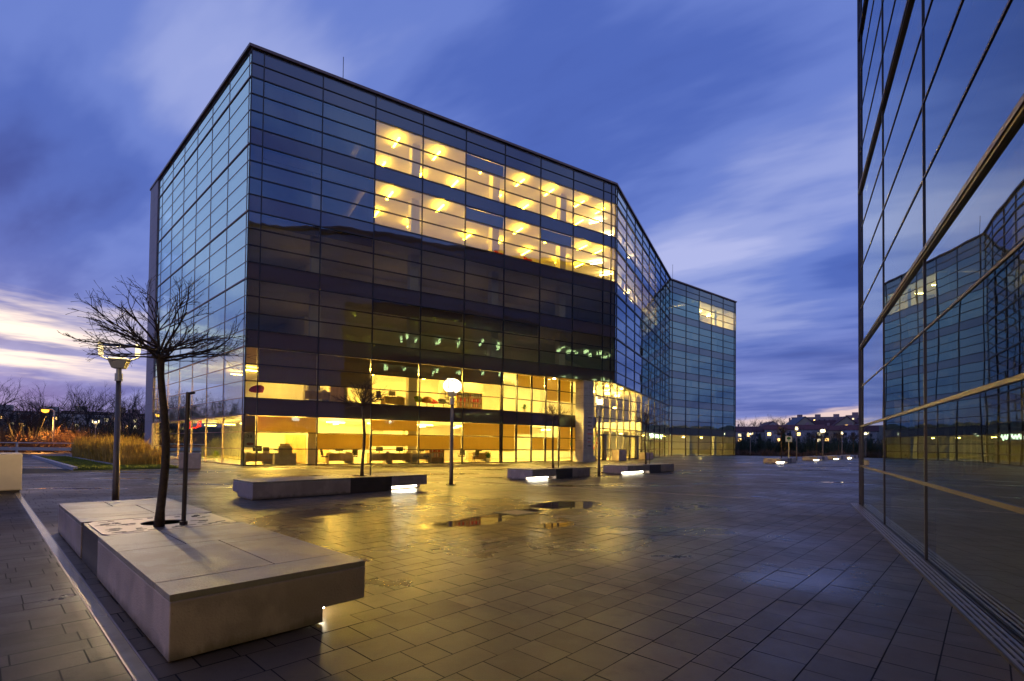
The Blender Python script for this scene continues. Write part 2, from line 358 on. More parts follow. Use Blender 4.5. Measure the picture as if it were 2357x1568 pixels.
# ------------------------------------------------------------------ pavement (wet pavers)
PUDDLES = [(-.75, 9.75, 1.25, .42, 48), (.15, 11.0, .95, .55, 48), (1.25, 12.5, 1.35, .95, 40), (14.8, 21.9, 3.2, .42, 3),
           (-13.2, 15.3, 1.6, .35, 5), (-8.0, 16.4, 1.7, .55, 10), (-10.5, 17.5, 2.2, .4, 10), (-3.5, 24.5, 2.4, .5, 15), (1.8, 26.5, 2.2, .5, 20), (7.5, 15.2, .35, .12, 10),
           (.9, 9.4, .5, .28, 40), (19, 33, 3.5, .5, 5), (12, 31, 3, .4, 0), (5.4, 27.8, 1.6, .5, 30), (25, 40, 5, .7, 0), (8, 20, 1.4, .25, 0)]
def wetmat(name, col, pavers=True):
    m, t = newmat(name)
    g = t.node('ShaderNodeNewGeometry'); pos = g.outputs['Position']; s = t.sep(pos)
    warp = t.noise(pos, .9, 4, .6, out='Color'); warp2 = t.noise(pos, 5.0, 3, .6, out='Color')
    wp = t.vm('ADD', pos, t.vm('ADD', t.vm('SCALE', t.vm('SUBTRACT', warp, (.5, .5, .5)), 1.3), t.vm('SCALE', t.vm('SUBTRACT', warp2, (.5, .5, .5)), .16)))
    ws = t.sep(wp); mask = None
    for cx, cy_, rx, ry, an in PUDDLES:
        ca, sa = math.cos(R(an)), math.sin(R(an))
        dx = t.m('SUBTRACT', ws[0], cx); dy = t.m('SUBTRACT', ws[1], cy_)
        a = t.m('ADD', t.m('MULTIPLY', dx, ca/rx), t.m('MULTIPLY', dy, sa/rx)); b = t.m('ADD', t.m('MULTIPLY', dx, -sa/ry), t.m('MULTIPLY', dy, ca/ry))
        e = t.m('SUBTRACT', 1.0, t.m('ADD', t.m('MULTIPLY', a, a), t.m('MULTIPLY', b, b)))
        mask = e if mask is None else t.m('MAXIMUM', mask, e)
    # chance puddles farther out
    far = t.noise(t.vm('MULTIPLY', pos, (.10, .42, 1)), 1.0, 4, .55)
    farm = t.m('MULTIPLY', t.m('SUBTRACT', far, .555), 6.0)
    farm = t.m('MULTIPLY', farm, t.ramp(t.m('MULTIPLY', s[1], .02), [(.30, 0.), (.42, 1.)]))
    pud = t.ramp(t.m('MAXIMUM', mask, farm), [(-.0, 0.), (.30, .35), (.80, 1.)])
    soft = None
    for cx, cy_, rx, ry in ((3.25, 5.75, .62, .36), (.6, 8.6, 1.0, .4), (2.6, 8.9, 1.3, .35)):
        a = t.m('MULTIPLY', t.m('SUBTRACT', s[0], cx), 1/rx); b = t.m('MULTIPLY', t.m('SUBTRACT', s[1], cy_), 1/ry)
        e = t.m('POWER', 2.718, t.m('MULTIPLY', t.m('ADD', t.m('MULTIPLY', a, a), t.m('MULTIPLY', b, b)), -1.0))
        soft = e if soft is None else t.m('MAXIMUM', soft, e)
    damp = t.noise(t.vm('ADD', pos, (31, 7, 0)), .33, 5, .6); fine = t.noise(pos, 2.6, 4, .6); grain = t.noise(pos, 170, 2, .6)
    if pavers:
        at = t.node('ShaderNodeAttribute', attribute_name='tone'); tone = at.outputs['Fac']
        c = t.mix(tone, tuple(x*.70 for x in col), tuple(x*1.28 for x in col))
        c = t.mix(t.m('MULTIPLY', t.ramp(t.noise(pos, 7.0, 5, .65), [(.52, 0.), (.75, 1.)]), .45), c, tuple(x*.45 for x in col))
    else:
        c = t.mix(t.noise(pos, 3.1, 3, .5), tuple(x*.75 for x in col), tuple(x*1.15 for x in col))
    stn = t.noise(t.vm('ADD', pos, (5, 13, 0)), 1.15, 6, .7)
    c = t.mix(t.m('MULTIPLY', t.ramp(stn, [(.50, 0.), (.64, 1.)]), .42), c, tuple(x*.48 for x in col))
    c = t.mix(t.m('MULTIPLY', t.ramp(stn, [(.30, 1.), (.40, 0.)]), .25), c, tuple(x*1.7 for x in col))
    c = t.mix(t.m('MULTIPLY', t.ramp(damp, [(.4, 0.), (.62, 1.)]), .45), c, tuple(x*.55 for x in col))
    c = t.mix(t.m('MULTIPLY', t.ramp(grain, [(.62, 0.), (.72, 1.)]), .35), c, tuple(x*2.2 for x in col))
    wx_ = t.m('MULTIPLY', t.m('ADD', ws[0], .9), 1/5.6); wy_ = t.m('MULTIPLY', t.m('SUBTRACT', ws[1], 10.2), 1/5.5)
    wetz = t.ramp(t.m('SUBTRACT', 1.0, t.m('ADD', t.m('MULTIPLY', wx_, wx_), t.m('MULTIPLY', wy_, wy_))), [(0., 0.), (.7, 1.)])
    shadez = t.m('MULTIPLY', t.m('ADD', t.m('ADD', t.m('MULTIPLY', s[0], .688), t.m('MULTIPLY', s[1], .725)), -.72), -8.0, clamp=True)  # bench shade painted in: pavers past the slot drain darker, bluer, less glossy
    c = t.mix(shadez, c, t.mix(1.0, c, (.52, .54, .66), 'MULTIPLY'))
    c = t.mix(t.m('MULTIPLY', pud, .55), c, tuple(x*.35 for x in col))
    rough = t.m('ADD', t.ramp(damp, [(.34, .54), (.50, .42), (.66, .28)]), t.m('MULTIPLY', t.m('SUBTRACT', fine, .5), .20))
    rough = t.m('MULTIPLY', rough, t.m('SUBTRACT', 1.0, t.m('MULTIPLY', wetz, .38)))
    rough = t.m('MULTIPLY', rough, t.m('SUBTRACT', 1.0, t.m('MULTIPLY', soft, .88)))
    rough = t.m('MULTIPLY', rough, t.m('SUBTRACT', 1.0, t.m('MULTIPLY', pud, .985)))
    b = t.node('ShaderNodeBsdfPrincipled', i={'Base Color': c, 'Roughness': rough, 'IOR': 1.40, 'Specular IOR Level': t.m('ADD', t.m('ADD', t.m('SUBTRACT', .26, t.m('MULTIPLY', shadez, .19)), t.m('MULTIPLY', soft, .3)), t.m('ADD', t.m('MULTIPLY', wetz, .34), t.m('MULTIPLY', pud, .3)))})
    bn = t.node('ShaderNodeBump', i={'Strength': t.m('SUBTRACT', 1.0, pud), 'Distance': .0012, 'Height': grain})
    nv = t.vm('NORMALIZE', t.mix(pud, bn.outputs[0], (0, 0, 1)))
    t.l.new(nv, b.inputs['Normal'])
    o = t.node('ShaderNodeOutputMaterial'); t.l.new(b.outputs[0], o.inputs[0]); return m
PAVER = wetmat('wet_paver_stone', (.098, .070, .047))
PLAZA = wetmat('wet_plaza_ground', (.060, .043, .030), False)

def inside(poly, x, y):
    r = False; n = len(poly)
    for i in range(n):
        x0, y0 = poly[i][:2]; x1, y1 = poly[(i+1) % n][:2]
        if (y0 > y) != (y1 > y) and x < (x1-x0)*(y-y0)/(y1-y0)+x0: r = not r
    return r
MAINPOLY = [A, tuple(P1[:2]), tuple(P2[:2]), tuple(P3[:2]), C, D, (27.2, 96.0), (8.3, 79.4), L]
LAWN = [(-21.1, 24.3), (-17.9, 27.2), (-34.2, 42.6), (-38.6, 40.6)]
def pavement():
    rng = random.Random(4)
    mb = MB(); tones = []
    RX = Frame(R0, az=180+RIGHT_AZ)
    v = -22.0; wid = [.36, .24, .36, .30, .36, .24, .30, .36]; k = 0
    while v < 30:
        w = wid[k % len(wid)] if rng.random() < .7 else rng.choice(wid); k += 1
        u = -24.0+rng.random()*.5
        while u < 36:
            l = rng.choice((.24, .30, .36, .36, .42, .48)); g = .0048
            c = E1*(u+l/2)+E2*(v+w/2)
            ok = c.y > .1 and c.y < 26 and abs(c.x) < c.y*1.12+1.2
            if ok:
                q = (c.x-R0[0])*RX.n.x+(c.y-R0[1])*RX.n.y
                if q < .12 and c.y < 13.6: ok = q < .12
                if c.y < 13.4 and q > .12: ok = False
                if inside(LAWN, c.x, c.y) or inside(MAINPOLY, c.x, c.y): ok = False
                if abs((c-Vector((.1, 11.05, 0))).dot(E1)) < .36 and abs((c-Vector((.1, 11.05, 0))).dot(E2)) < .36: ok = True
            if ok:
                hz = rng.gauss(0, .0008); tx, ty = rng.gauss(0, .0028), rng.gauss(0, .0028)
                pts = []
                for du, dv in ((g, g), (l-g, g), (l-g, w-g), (g, w-g)):
                    p = E1*(u+du)+E2*(v+dv); p.z = max(-.004, hz+tx*(du-l/2)+ty*(dv-w/2)); pts.append(p)
                mb.quad(*pts); tones.append(rng.random())
            u += l
        v += w
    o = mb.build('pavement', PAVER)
    at = o.data.attributes.new('tone', 'FLOAT', 'FACE'); at.data.foreach_set('value', tones)
    tag(o, kind='structure')
    g = MB(); y1_, k_ = 25.5, 1.12
    g.quad((-.7, .15, -.0062), (.7, .15, -.0062), (y1_*k_+.4, y1_, -.0062), (-y1_*k_-.4, y1_, -.0062))
    tag(g.build('paving_bed', pbr('dark_joint_sand', (.010, .008, .007), .9, 0, .3, 6)), kind='structure')
    g = MB()
    for (x0, x1, y0, y1) in ((-60, 75, -45, 95),): g.quad((x0, y0, -.009), (x1, y0, -.009), (x1, y1, -.009), (x0, y1, -.009))
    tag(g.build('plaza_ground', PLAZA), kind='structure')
pavement()

# ------------------------------------------------------------------ terrain with the hill
def terrain_h(x, y):
    d = math.hypot(x, y)
    tab = ((0, 0), (112, 0), (150, .3), (290, 3.4), (380, 7.5), (620, 27.), (900, 32.), (1600, 20.))
    for (a, ha), (b, hb) in zip(tab, tab[1:]):
        if d <= b:
            f = (d-a)/(b-a); h = ha+(hb-ha)*f; break
    else: h = 20
    az = math.degrees(math.atan2(x, y))
    k = .62+.38*max(0, min(1, (az+10)/45)) if az < 35 else 1.0
    return h*k+(math.sin(x*.021+1)*math.cos(y*.017))*h*.06-.06
def terrain():
    rs = [0, 60, 95, 112, 125, 140, 160, 190, 230, 270, 300, 340, 380, 420, 480, 540, 600, 660, 740, 850, 1000, 1300, 1700]; na = 120
    mb = MB()
    for r in rs:
        for a in range(na):
            x, y = r*math.sin(2*math.pi*a/na), r*math.cos(2*math.pi*a/na); mb.v.append((x, y, terrain_h(x, y)))
    for i in range(len(rs)-1):
        for a in range(na):
            b = (a+1) % na; mb.f.append((i*na+a, i*na+b, (i+1)*na+b, (i+1)*na+a)); mb.m.append(0)
    tag(mb.build('terrain', pbr('dry_winter_ground', (.055, .045, .030), .9, 0, .4, .12), smooth=True), kind='structure')
terrain()

# ------------------------------------------------------------------ the folded glass office building
BOX = thing('office_building', 'long folded glass office block with brightly lit floors facing the plaza', 'building', (A[0], A[1], 0))
def cell_glass(F, u0, u1, zs, mat, name, parent=BOX, n=0.0, gap=.03):
    mb = MB()
    for z0, z1 in zs:
        mb.quad(F.p(u0+gap, n, z0+.02), F.p(u1-gap, n, z0+.02), F.p(u1-gap, n, z1-.02), F.p(u0+gap, n, z1-.02))
    return mb.build(name, mat, parent)
def rows(k): return [(k*FH+i*ROW, k*FH+(i+1)*ROW) for i in range(3)]
def blind(F, u0, u1, z0, z1, win, mat=BLIND, n=.16):
    mb = MB(); mb.fbox(F, u0+.06, u1-.06, n, n+.012, z0, z1-.03)
    mb.fbox(F, u0+.06, u1-.06, n-.012, n+.026, z0-.035, z0-.001)
    return mb.build('blind', mat, win)
def grid(F, us, zs, mat, parent=BOX, tu=.055, tz=.05, proud=.05, deep=.10, name='mullion_grid', thick=(), u_lo=None, skip=None):
    """verticals stand 3 mm prouder than the horizontals"""
    mb = MB()
    for u, z0, z1 in us: mb.fbox(F, u-tu/2, u+tu/2, -proud-.003, deep+.003, z0, z1)
    for z, u0, u1 in zs:
        h = tz*2.2 if any(abs(z-q) < .02 for q in thick) else tz
        pr = proud+.03 if h > tz else proud
        mb.fbox(F, u0, u1, -pr, deep, z-h/2, z+h/2)
    return mb.build(name, mat, parent)
FM = [.71+3.47*i for i in range(9)] + [29.44]
FEDGE = [0.0]+FM+[FF.len]
LM = [.26+3.54*i for i in range(7)]+[22.9]
FOM = [.49+3.575*i for i in range(9)]
WM = [.51+3.45*i for i in range(6)]
PARA = [(6*FH-ROW, 6*FH-ROW+.85), (6*FH-ROW+.85, TOPZ)]
ZTOP = 6*FH-ROW           # 23.69
SOFZ = 7*ROW              # 7.21

def facades():
    wins = {}
    # front
    cells = list(zip(FEDGE[:-1], FEDGE[1:]))
    for i, (u0, u1) in enumerate(cells):
        if u1-u0 < .05: continue
        low = u0 < 17.5
        for k in range(6):
            if k >= 2 or low:
                wins[(i, k)] = cell_glass(FF, u0, u1, rows(k), G_FRONT if k >= 2 or True else G_SHOP, 'window')
            if k < 5 and (k >= 1 or low):
                z0 = k*FH+3*ROW
                mb = MB(); mb.fbox(FF, u0+.02, u1-.02, 0, .03, z0+.02, z0+ROW-.02); mb.build('spandrel_panel', G_SPAN, BOX)
        mb = MB()
        for z0, z1 in PARA: mb.fbox(FF, u0+.02, u1-.02, 0, .03, z0+.02, z1-.02)
        mb.build('parapet_panel', G_SPAN, BOX)
    us = [(u, (0 if u < 18.3 else SOFZ), TOPZ) for u in FEDGE[1:-1]]+[(.03, 0, TOPZ), (FF.len-.03, SOFZ, TOPZ)]
    zs = []
    for j in range(25):
        z = j*ROW
        if z > ZTOP+.1: break
        zs.append((z, 0, 18.0 if z < SOFZ-.1 else FF.len))
    zs += [(ZTOP+.85, 0, FF.len)]
    zs[0] = (.05, 0, 18.0)
    grid(FF, us, zs, FRAME, thick=())
    # left end
    le = [0]+LM
    for i, (u0, u1) in enumerate(zip(le[:-1], le[1:])):
        for k in range(6):
            zz = rows(k)+([(k*FH+3*ROW, (k+1)*FH)] if k < 5 else PARA)
            cell_glass(FL, u0, u1, zz, G_LEFT, 'glass_panel')
    zs = [(j*ROW, 0, 22.9) for j in range(1, 24)]+[(ZTOP+.85, 0, 22.9), (.05, 0, 22.9)]
    grid(FL, [(u, 0, TOPZ) for u in LM], zs, FRAME_L, tu=.036, tz=.034, proud=.02, thick=[k*FH+3*ROW for k in range(6)], name='mullion_grid')
    mb = MB(); mb.fbox(FL, 22.92, FL.len, -.10, .5, 0, TOPZ-.003)
    pier = mb.build('end_pier', PIER, BOX)
    mb = MB()
    for j in range(1, 16): mb.fbox(FL, 22.92, FL.len, -.103, -.099, j*1.6-.012, j*1.6+.012)
    mb.build('joint', FRAME_L, pier)
    # fold
    fe = [0]+FOM[:-1]+[FO.len]
    for i, (u0, u1) in enumerate(zip(fe[:-1], fe[1:])):
        for k in range(6):
            zz = rows(k)+([(k*FH+3*ROW, (k+1)*FH)] if k < 5 else PARA)
            if u0 < 10: zz = [q for q in zz if q[0] > SOFZ-.05]
            if zz: cell_glass(FO, u0, u1, zz, G_FOLD, 'glass_panel')
    zs = [(j*ROW, (0 if j*ROW > SOFZ-.1 else 11.2), FO.len) for j in range(1, 24)]+[(ZTOP+.85, 0, FO.len), (.05, 11.2, FO.len)]
    grid(FO, [(u, (0 if u > 10 else SOFZ), TOPZ) for u in FOM[:-1]]+[(11.2, 0, SOFZ)], zs, FRAME, tu=.06, tz=.06, thick=[k*FH+3*ROW for k in range(6)], name='mullion_grid')
    # wing
    we = [0]+WM+[FW.len]
    for i, (u0, u1) in enumerate(zip(we[:-1], we[1:])):
        for k in range(6):
            wins[('w', i, k)] = cell_glass(FW, u0, u1, rows(k), G_WING, 'window')
            if k < 5:
                mb = MB(); z0 = k*FH+3*ROW; mb.fbox(FW, u0+.02, u1-.02, 0, .03, z0+.02, z0+ROW-.02); mb.build('spandrel_panel', G_WSPAN, BOX)
        mb = MB()
        for z0, z1 in PARA: mb.fbox(FW, u0+.02, u1-.02, 0, .03, z0+.02, z1-.02)
        mb.build('parapet_panel', G_WSPAN, BOX)
    zs = [(j*ROW, 0, FW.len) for j in range(1, 24)]+[(ZTOP+.85, 0, FW.len), (.05, 0, FW.len)]
    grid(FW, [(u, 0, TOPZ) for u in WM]+[(FW.len-.04, 0, TOPZ)], zs, FRAME, tu=.07, tz=.07, name='mullion_grid')
    return wins
WINS = facades()
BACK = [(27.2, 96.0), (8.3, 79.4)]
def structure():
    OUT = [A, B, C, D]+BACK+[L]
    ins = [isect(FF, .14, FL, .14), isect(FF, .14, FO, .14), isect(FO, .14, FW, .14), FW.p(FW.len-.1, .14, 0), (27.0, 95.7), (8.3, 79.0), FL.p(FL.len-.1, .14, 0)]
    ins = [(p[0], p[1]) for p in ins]
    Ia, Ib, Ic = isect(FF, 8, FL, 6.5), isect(FF, 8.5, FO, 8.5), isect(FO, 8.5, FW, 7)
    Id = FW.p(FW.len-.12, 7, 0); Lb = FL.p(22.6, 6.5, 0)
    core = [tuple(q[:2]) for q in (Ia, Ib, Ic, Id)]+[(26.9, 95.5), (8.3, 78.8), tuple(FL.p(FL.len-.3, 6.5, 0)[:2])]
    mb = MB(); mb.prism(core, 0.02, TOPZ-.3); mb.build('core_wall', WHITE, BOX)
    # slabs
    for k in range(2, 6):
        mb = MB(); mb.prism(ins, k*FH-ROW+.06, k*FH-.03); mb.build('floor_slab', [CEIL], BOX)
    mb = MB(); mb.prism(ins, ZTOP+.06, TOPZ-.2); mb.build('roof_slab', CEIL, BOX)
    q1 = [isect(FF, .14, FL, .14), P1+FF.n*.14, P2+Vector((-.1, .12, 0)), Ib, Ia, FL.p(22.5, 6.5, 0), FL.p(FL.len-.1, .14, 0)]
    mb = MB(); mb.prism([tuple(p[:2]) for p in q1], FH-ROW+.06, FH-.03); mb.build('floor_slab', CEIL, BOX)
    q2 = [FO.p(11.6, .14, 0), isect(FO, .14, FW, .14), FW.p(FW.len-.1, .14, 0), Id, Ic, FO.p(11.6, 8.5, 0)]
    mb = MB(); mb.prism([tuple(p[:2]) for p in q2], FH-ROW+.06, FH-.03); mb.build('floor_slab', CEIL, BOX)
    # ground floor inside
    g = [isect(FF, .05, FL, .05), P1+FF.n*.05, P2+FF.n*.05, P3+FO.n*.05, isect(FO, .05, FW, .05), FW.p(FW.len, .05, 0), (27, 95.5), (8.3, 79), FL.p(FL.len, .05, 0)]
    mb = MB(); mb.prism([tuple(p[:2]) for p in g], -.2, .016); mb.build('ground_slab', CARPET, BOX)
    # soffit of the overhang
    mb = MB(); mb.prism([tuple(p[:2]) for p in (P1, FF.p(FF.len-.02, .04, 0), FO.p(11.1, .04, 0), P2)], SOFZ-.05, SOFZ+.03)
    sof = mb.build('soffit', SOFFIT, BOX)
    # roof edge
    mb = MB()
    def edge(F, u0, u1): mb.fbox(F, u0, u1, -.32, .6, TOPZ, TOPZ+.20)
    o = [isect(FF, -.16, FL, -.16), isect(FF, -.16, FO, -.16), isect(FO, -.16, FW, -.16), FW.p(FW.len+.15, -.16, 0), FW.p(FW.len+.15, 1, 0), isect(FO, 1, FW, 1), isect(FF, 1, FO, 1), isect(FF, 1, FL, 1), FL.p(FL.len+.2, 1, 0), FL.p(FL.len+.2, -.16, 0)]
    mb.prism([tuple(p[:2]) for p in o], TOPZ, TOPZ+.17); mb.build('roof_edge', CORNICE, BOX)
    mb = MB(); mb.prism([tuple(p) for p in ([A, B, C, D]+BACK+[L])], TOPZ-.18, TOPZ-.02); mb.build('roof', DARKWALL, BOX)
    # end wall of the wing and the pier side
    mb = MB(); mb.fbox(Frame(D, FW.p(FW.len, 10, 0)), 0, 7.2, -.02, .1, 0, TOPZ); mb.build('end_wall', DARKWALL, BOX)
    # dark rooms / lit rooms: cross partitions
    for k in (4, 5):
        mb = MB(); mb.fbox(FF, 7.62, 7.70, .16, 7.9, k*FH, k*FH+3*ROW); mb.build('partition', WHITE, BOX)
        mb = MB(); mb.fbox(FO, 20.0, 20.1, .16, 8.4, k*FH, k*FH+3*ROW); mb.build('partition', WHITE, BOX)
    mb = MB(); mb.fbox(FW, 7.4, 7.48, .16, 6.9, 5*FH, 5*FH+3*ROW); mb.build('partition', WHITE, BOX)
    mb = MB(); mb.fbox(FF, 6.2, 6.28, .9, 7.9, FH, FH+3*ROW); mb.build('partition', WHITE, BOX)
    for u in (11.1, 18.9): 
        mb = MB(); mb.fbox(FF, u-.05, u+.05, 3.2, 7.9, 0.02, 3*ROW); mb.build('partition', WHITE, BOX)
    # inner columns behind the glass
    for k in range(6):
        for u in (4.2, 11.1, 18.0, 24.9):
            if k < 2 and u > 17: continue
            mb = MB(); mb.fbox(FF, u-.32, u+.32, 1.3, 1.94, k*FH+.01, k*FH+3*ROW+.05); mb.build('inner_column', WHITE, BOX)
        for u in (7.6, 14.7, 21.8):
            if k < 2 and u < 12: continue
            mb = MB(); mb.fbox(FO, u-.3, u+.3, 1.3, 1.9, k*FH+.01, k*FH+3*ROW+.05); mb.build('inner_column', WHITE, BOX)
        for u in (7.4, 14.3):
            mb = MB(); mb.fbox(FW, u-.3, u+.3, 1.3, 1.9, k*FH+.01, k*FH+3*ROW+.05); mb.build('inner_column', WHITE, BOX)
structure()

def ceiling_lamps():
    rng = random.Random(3)
    def lamp(F, u, n, z, mat, along=False, ln=1.35, w=.13):
        mb = MB()
        if along: mb.fbox(F, u-ln/2, u+ln/2, n-w/2, n+w/2, z-.30, z-.24)
        else: mb.fbox(F, u-w/2, u+w/2, n-ln/2, n+ln/2, z-.30, z-.24)
        return mb.build('ceiling_lamp', mat, BOX)
    for k in (4, 5):
        z = k*FH+3*ROW+.05
        for i in range(2, 9):
            c = FM[i]+1.73
            if c > FF.len-.5: c = FF.len-1.0
            lamp(FF, c+rng.uniform(-.5, .5), 1.15+rng.uniform(-.1, .3), z, TUBE)
            lamp(FF, c+rng.uniform(-.8, .8), 4.7+rng.uniform(-.4, .4), z, TUBE)
        for i in range(0, 5): lamp(FO, FOM[i]+1.8, 2.6, z, TUBEF)
    for k in (2, 3):  # added glowing strips, hidden on the floor to brighten ceilings and columns
        for u in (3.5, 10.5, 17.5, 24.5):
            mb = MB(); mb.fbox(FF, u-.6, u+.6, 5.0, 5.15, k*FH+.12, k*FH+.2); mb.build('added_fill_strip', FILL, BOX)
    for k in (1, 2, 3, 4):
        for u in (4.5, 12.5):
            mb = MB(); mb.fbox(FW, u-.6, u+.6, 4.0, 4.15, k*FH+.12, k*FH+.2); mb.build('added_fill_strip', FILL, BOX)
    for u in (2.5, 4.6):
        mb = MB(); mb.fbox(FF, u-.6, u+.6, 5.0, 5.15, FH+.12, FH+.2); mb.build('added_fill_strip', FILL, BOX)
    z = FH+3*ROW+.05
    for u in (8.6, 11.4, 12.6, 15.4, 17.2): lamp(FF, u, 3.6, z, TUBE2, ln=1.1)
    for u in (9.6, 14.0): lamp(FF, u, 6.0, z, TUBE2, ln=1.1)
    lamp(FF, 5.0, 5.2, z, TUBE2, ln=.5)
    for u in (9.2, 12.6): lamp(FL, u, 3.6, z, TUBE2, ln=.8)
    z = 3*ROW+.05
    for u in (1.6, 3.4, 5.8, 8.6, 12.4, 15.6): lamp(FF, u, 2.0, z, TUBE2, along=True, ln=1.2)
    for u in (2.4, 6.6, 9.6, 13.6, 16.6): lamp(FF, u, 5.6, z, TUBE2, ln=1.2)
    for u in (5.0, 9.5, 13.5, 18.5): lamp(FL, u, 3.4, z, TUBE2, ln=.9)
    G = Frame(P1, P2)
    for u in (2.2, 5.0, 8.0, 10.8):
        lamp(G, u, 2.8, 3*ROW+.05, TUBE2, ln=1.0)
        lamp(G, u, 2.8, FH+3*ROW+.05, TUBE2, ln=1.0)
    H = Frame(P2, P3)
    for u, n, z in ((1.2, 1.6, 6.9), (3.4, 2.2, 6.9), (5.9, 1.8, 6.9), (8.6, 2.0, 6.9), (4.4, 3.6, 5.6), (7.6, 3.4, 5.6), (9.4, 2.6, 5.6)):
        mb = MB(); c = H.p(u, n, 0); mb.lathe([(.02, z-.02), (.26, z), (.26, z+.14), (.02, z+.16)], 14, (c.x, c.y)); mb.build('lobby_lamp', LOBBY, BOX)
    for u in (8.6, 12.2, 15.8): lamp(FW, u, 3.2, 5*FH+3*ROW+.05, TUBEW, ln=1.2)
    for u in (3.0, 8.0, 13.0): lamp(FW, u, 3.0, 3*ROW+.05, TUBEW, ln=.35)
    for u in (14.0, 20.5, 25.5): lamp(FO, u, 3.0, 3*ROW+.05, TUBEW, ln=.45)
    # downlights in the soffit over the entrance
    for a, b in ((.25, .35), (.5, .55), (.72, .6), (.86, .78), (.6, .25)):
        p = P1.lerp(FF.p(FF.len, 0, 0), a).lerp(P2.lerp(P3, a), b*.7)
        mb = MB(); mb.lathe([(.11, SOFZ-.075), (.11, SOFZ-.052)], 12, (p.x, p.y)); mb.build('downlight', SPOT, BOX)
ceiling_lamps()

def blinds():
    w = WINS
    def cell(i): return FEDGE[i], FEDGE[i+1]
    def add(i, k, a, b, mat=BLIND):     # a, b: rows from the floor of the storey
        u0, u1 = cell(i); blind(FF, u0, u1, k*FH+a*ROW, k*FH+b*ROW, w[(i, k)], mat)
    # ground floor
    add(0, 0, 2.0, 3, BLINDG); add(1, 0, 2.08, 3); add(2, 0, 1.0, 2.0); add(3, 0, 2.3, 3); add(3, 0, 1.25, 2.0); add(4, 0, 1.0, 2.02); add(5, 0, 2.08, 3); add(5, 0, 1.0, 2.0)
    # first floor
    add(0, 1, 2.0, 3); add(1, 1, 1.0, 3, BLINDG); add(2, 1, 1.05, 3, BLINDG); add(3, 1, 2.0, 3, BLINDG); add(4, 1, 2.0, 3, BLINDG); add(5, 1, 2.0, 3, BLINDG)
    for k in (4, 5): add(5, k, 2.0, 3, BLINDG)
    add(7, 4, 2.0, 3, BLINDG)
    for i, k, a in ((1, 5, 1.0), (2, 5, 1.2), (1, 4, 2.4), (2, 4, 2.2), (1, 3, 2.4), (2, 3, 2.5), (3, 2, 2.2), (4, 2, 2.4), (5, 2, 2.), (6, 2, 2.2)): add(i, k, a, 3, BLINDG)
blinds()

